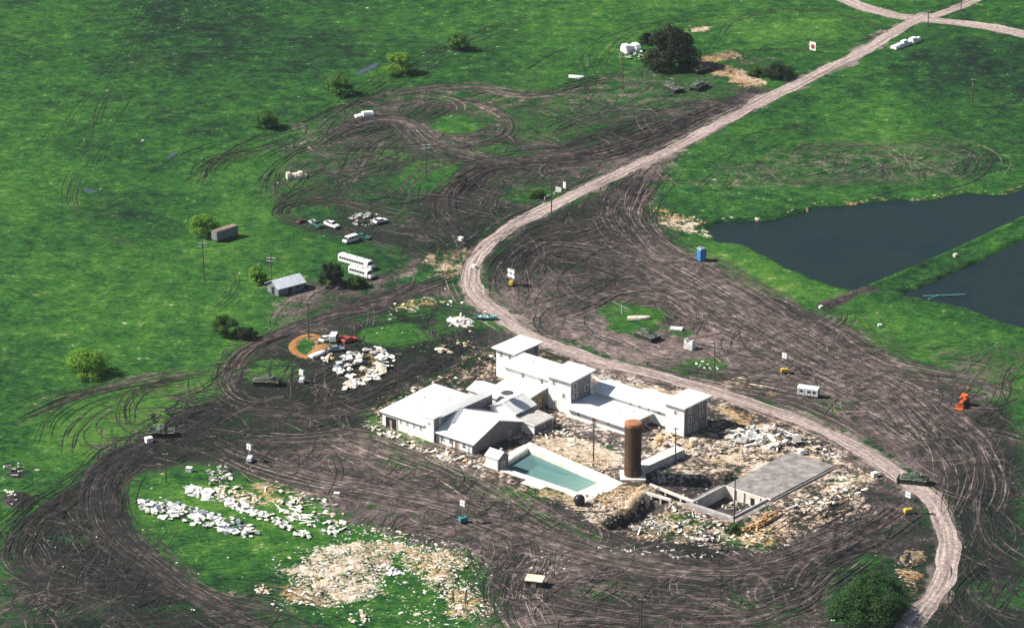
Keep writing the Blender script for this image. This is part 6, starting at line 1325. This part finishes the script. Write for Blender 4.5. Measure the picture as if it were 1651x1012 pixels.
# white crates and bits that stand alone
def crate(px, s, label, m='whitesheet', rz=.4):
    t = thing('crate', label, 'crate', G(*px), rz, 'loose white crates'); s *= .75; rz_ = rnd.uniform(-.8, .8); t.rotation_euler[2] = rz_; b = MB(); b.box(-s/2, s/2, -s*.4, s*.4, 0.05, s*.75); b.build('box', M[m], t, bevel=.04)
    b = MB(); b.box(-s/2 - .05, s/2 + .05, -s*.4 - .05, s*.4 + .05, s*.75, s*.75 + .1); b.build('lid', M[m], t)
crate((240, 713), 2.4, 'white crate below the armoured vehicle at far left'); crate((305, 760), 2.0, 'white crate at the top left of the rubble lawn')
crate((543, 800), 1.7, 'white crate in the mud above the rubble lawn right end'); crate((1410, 768), 2.0, 'white crate beside the road left of the dozer vehicle')
crate((743, 388), 1.8, 'white crate left of the dirt road bend top'); crate((711, 568), 1.9, 'cream crate in the mud left of the rear tower', 'creamsheet')
crate((1362, 528) if False else (1323, 497), 1.2, 'white crate at the end of the grassy bank'); crate((1418, 527), 1.3, 'white crate on the grass below the grassy bank')
crate((1510, 405), 1.7, 'pale crate on the far side of the grassy bank', 'tealboat'); crate((1540, 414), 1.5, 'pale crate on the near side of the grassy bank', 'creamsheet')
crate((764, 432), 1.6, 'white crate lying on the dirt road bend'); crate((1092, 530) if False else (230, 229), .9, 'tiny white crate alone in the upper left field')
# long thin pipes in the nearer pond
for p0, p1, lab in (((1490, 477), (1555, 475), 'long pale pipe at the edge of the nearer pond'), ((1497, 482), (1515, 476), 'short pale pipe crossing the long one at the pond edge')):
    a, b_ = P(*p0, -.6), P(*p1, -.6); t = thing('pipe', lab, 'pipe', a, math.atan2(b_.y - a.y, b_.x - a.x)); L_ = (b_ - a).length
    b = MB(); b.tube((0, 0, 0), (L_, 0, .1), .13, n=8); b.build('tube', M['tealboat'], t); b = MB(); b.tube((-.05, 0, 0), (.2, 0, 0), .18, n=8); b.tube((L_ - .2, 0, .1), (L_ + .05, 0, .1), .18, n=8); b.build('flange', M['tealboat'], t)
# person by the road
c = G(957, 545)
def person():
    t = thing('person', 'person in dark jacket and light trousers walking beside the dirt road', 'person', c, .6)
    V = [(0, 0, 1.0), (0, 0, 1.25), (0, 0, 1.48), (0, 0, 1.58), (.02, 0, 1.70), (0, .2, 1.44), (0, .28, 1.16), (.1, .27, .92), (0, -.2, 1.44), (-.02, -.28, 1.16), (.02, -.28, .9),
         (0, .1, .92), (.1, .11, .5), (.04, .11, .08), (.16, .11, .04), (0, -.1, .92), (-.06, -.11, .5), (-.16, -.11, .1), (-.04, -.11, .04)]
    E = [(0, 1), (1, 2), (2, 3), (3, 4), (2, 5), (5, 6), (6, 7), (2, 8), (8, 9), (9, 10), (0, 11), (11, 12), (12, 13), (13, 14), (0, 15), (15, 16), (16, 17), (17, 18)]
    Rr = [.15, .16, .15, .06, .105, .075, .055, .045, .075, .055, .045, .10, .075, .055, .05, .10, .075, .055, .05]
    me = bpy.data.meshes.new('body'); me.from_pydata(V, E, []); o = obj('body', me, t); me.materials.append(M['navy']); me.materials.append(M['khaki']); me.materials.append(M['skin'])
    md = o.modifiers.new('skin', 'SKIN'); sv = me.skin_vertices[0].data
    for k, r in enumerate(Rr): sv[k].radius = (r, r)
    sv[0].use_root = True; o.modifiers.new('sub', 'SUBSURF').levels = 1
    dg = bpy.context.evaluated_depsgraph_get(); dg.update(); em = bpy.data.meshes.new_from_object(o.evaluated_get(dg)); o.modifiers.clear(); o.data = em
    for m in (M['navy'], M['khaki'], M['skin']): 
        if len(em.materials) < 3: em.materials.append(m)
    for p in em.polygons:
        z = p.center.z; p.material_index = 2 if z > 1.55 or (z < .97 and abs(p.center.y) > .235) else (1 if z < .96 else 0)
    h = MB(); h.lathe([(.115, 1.70), (.125, 1.76), (.09, 1.82), (.02, 1.84)], 12, (.01, 0)); h.build('hair', M['bark'], t); t.scale = (1.15, 1.15, 1.15)
person()
# ---------------------------------------------------------------- air

hz = bpy.data.materials.new('thin_haze'); hz.use_nodes = True; n = hz.node_tree; n.nodes.clear(); out = n.nodes.new('ShaderNodeOutputMaterial'); pv = n.nodes.new('ShaderNodeVolumePrincipled')
pv.inputs['Color'].default_value = (.78, .86, .95, 1); pv.inputs['Density'].default_value = 2.0e-5; pv.inputs['Anisotropy'].default_value = 0.1; n.links.new(pv.outputs[0], out.inputs['Volume'])
b = MB(); b.box(-4300, 4300, -5600, 5700, -12, 392); o = b.build('haze', hz); o['kind'] = 'stuff'
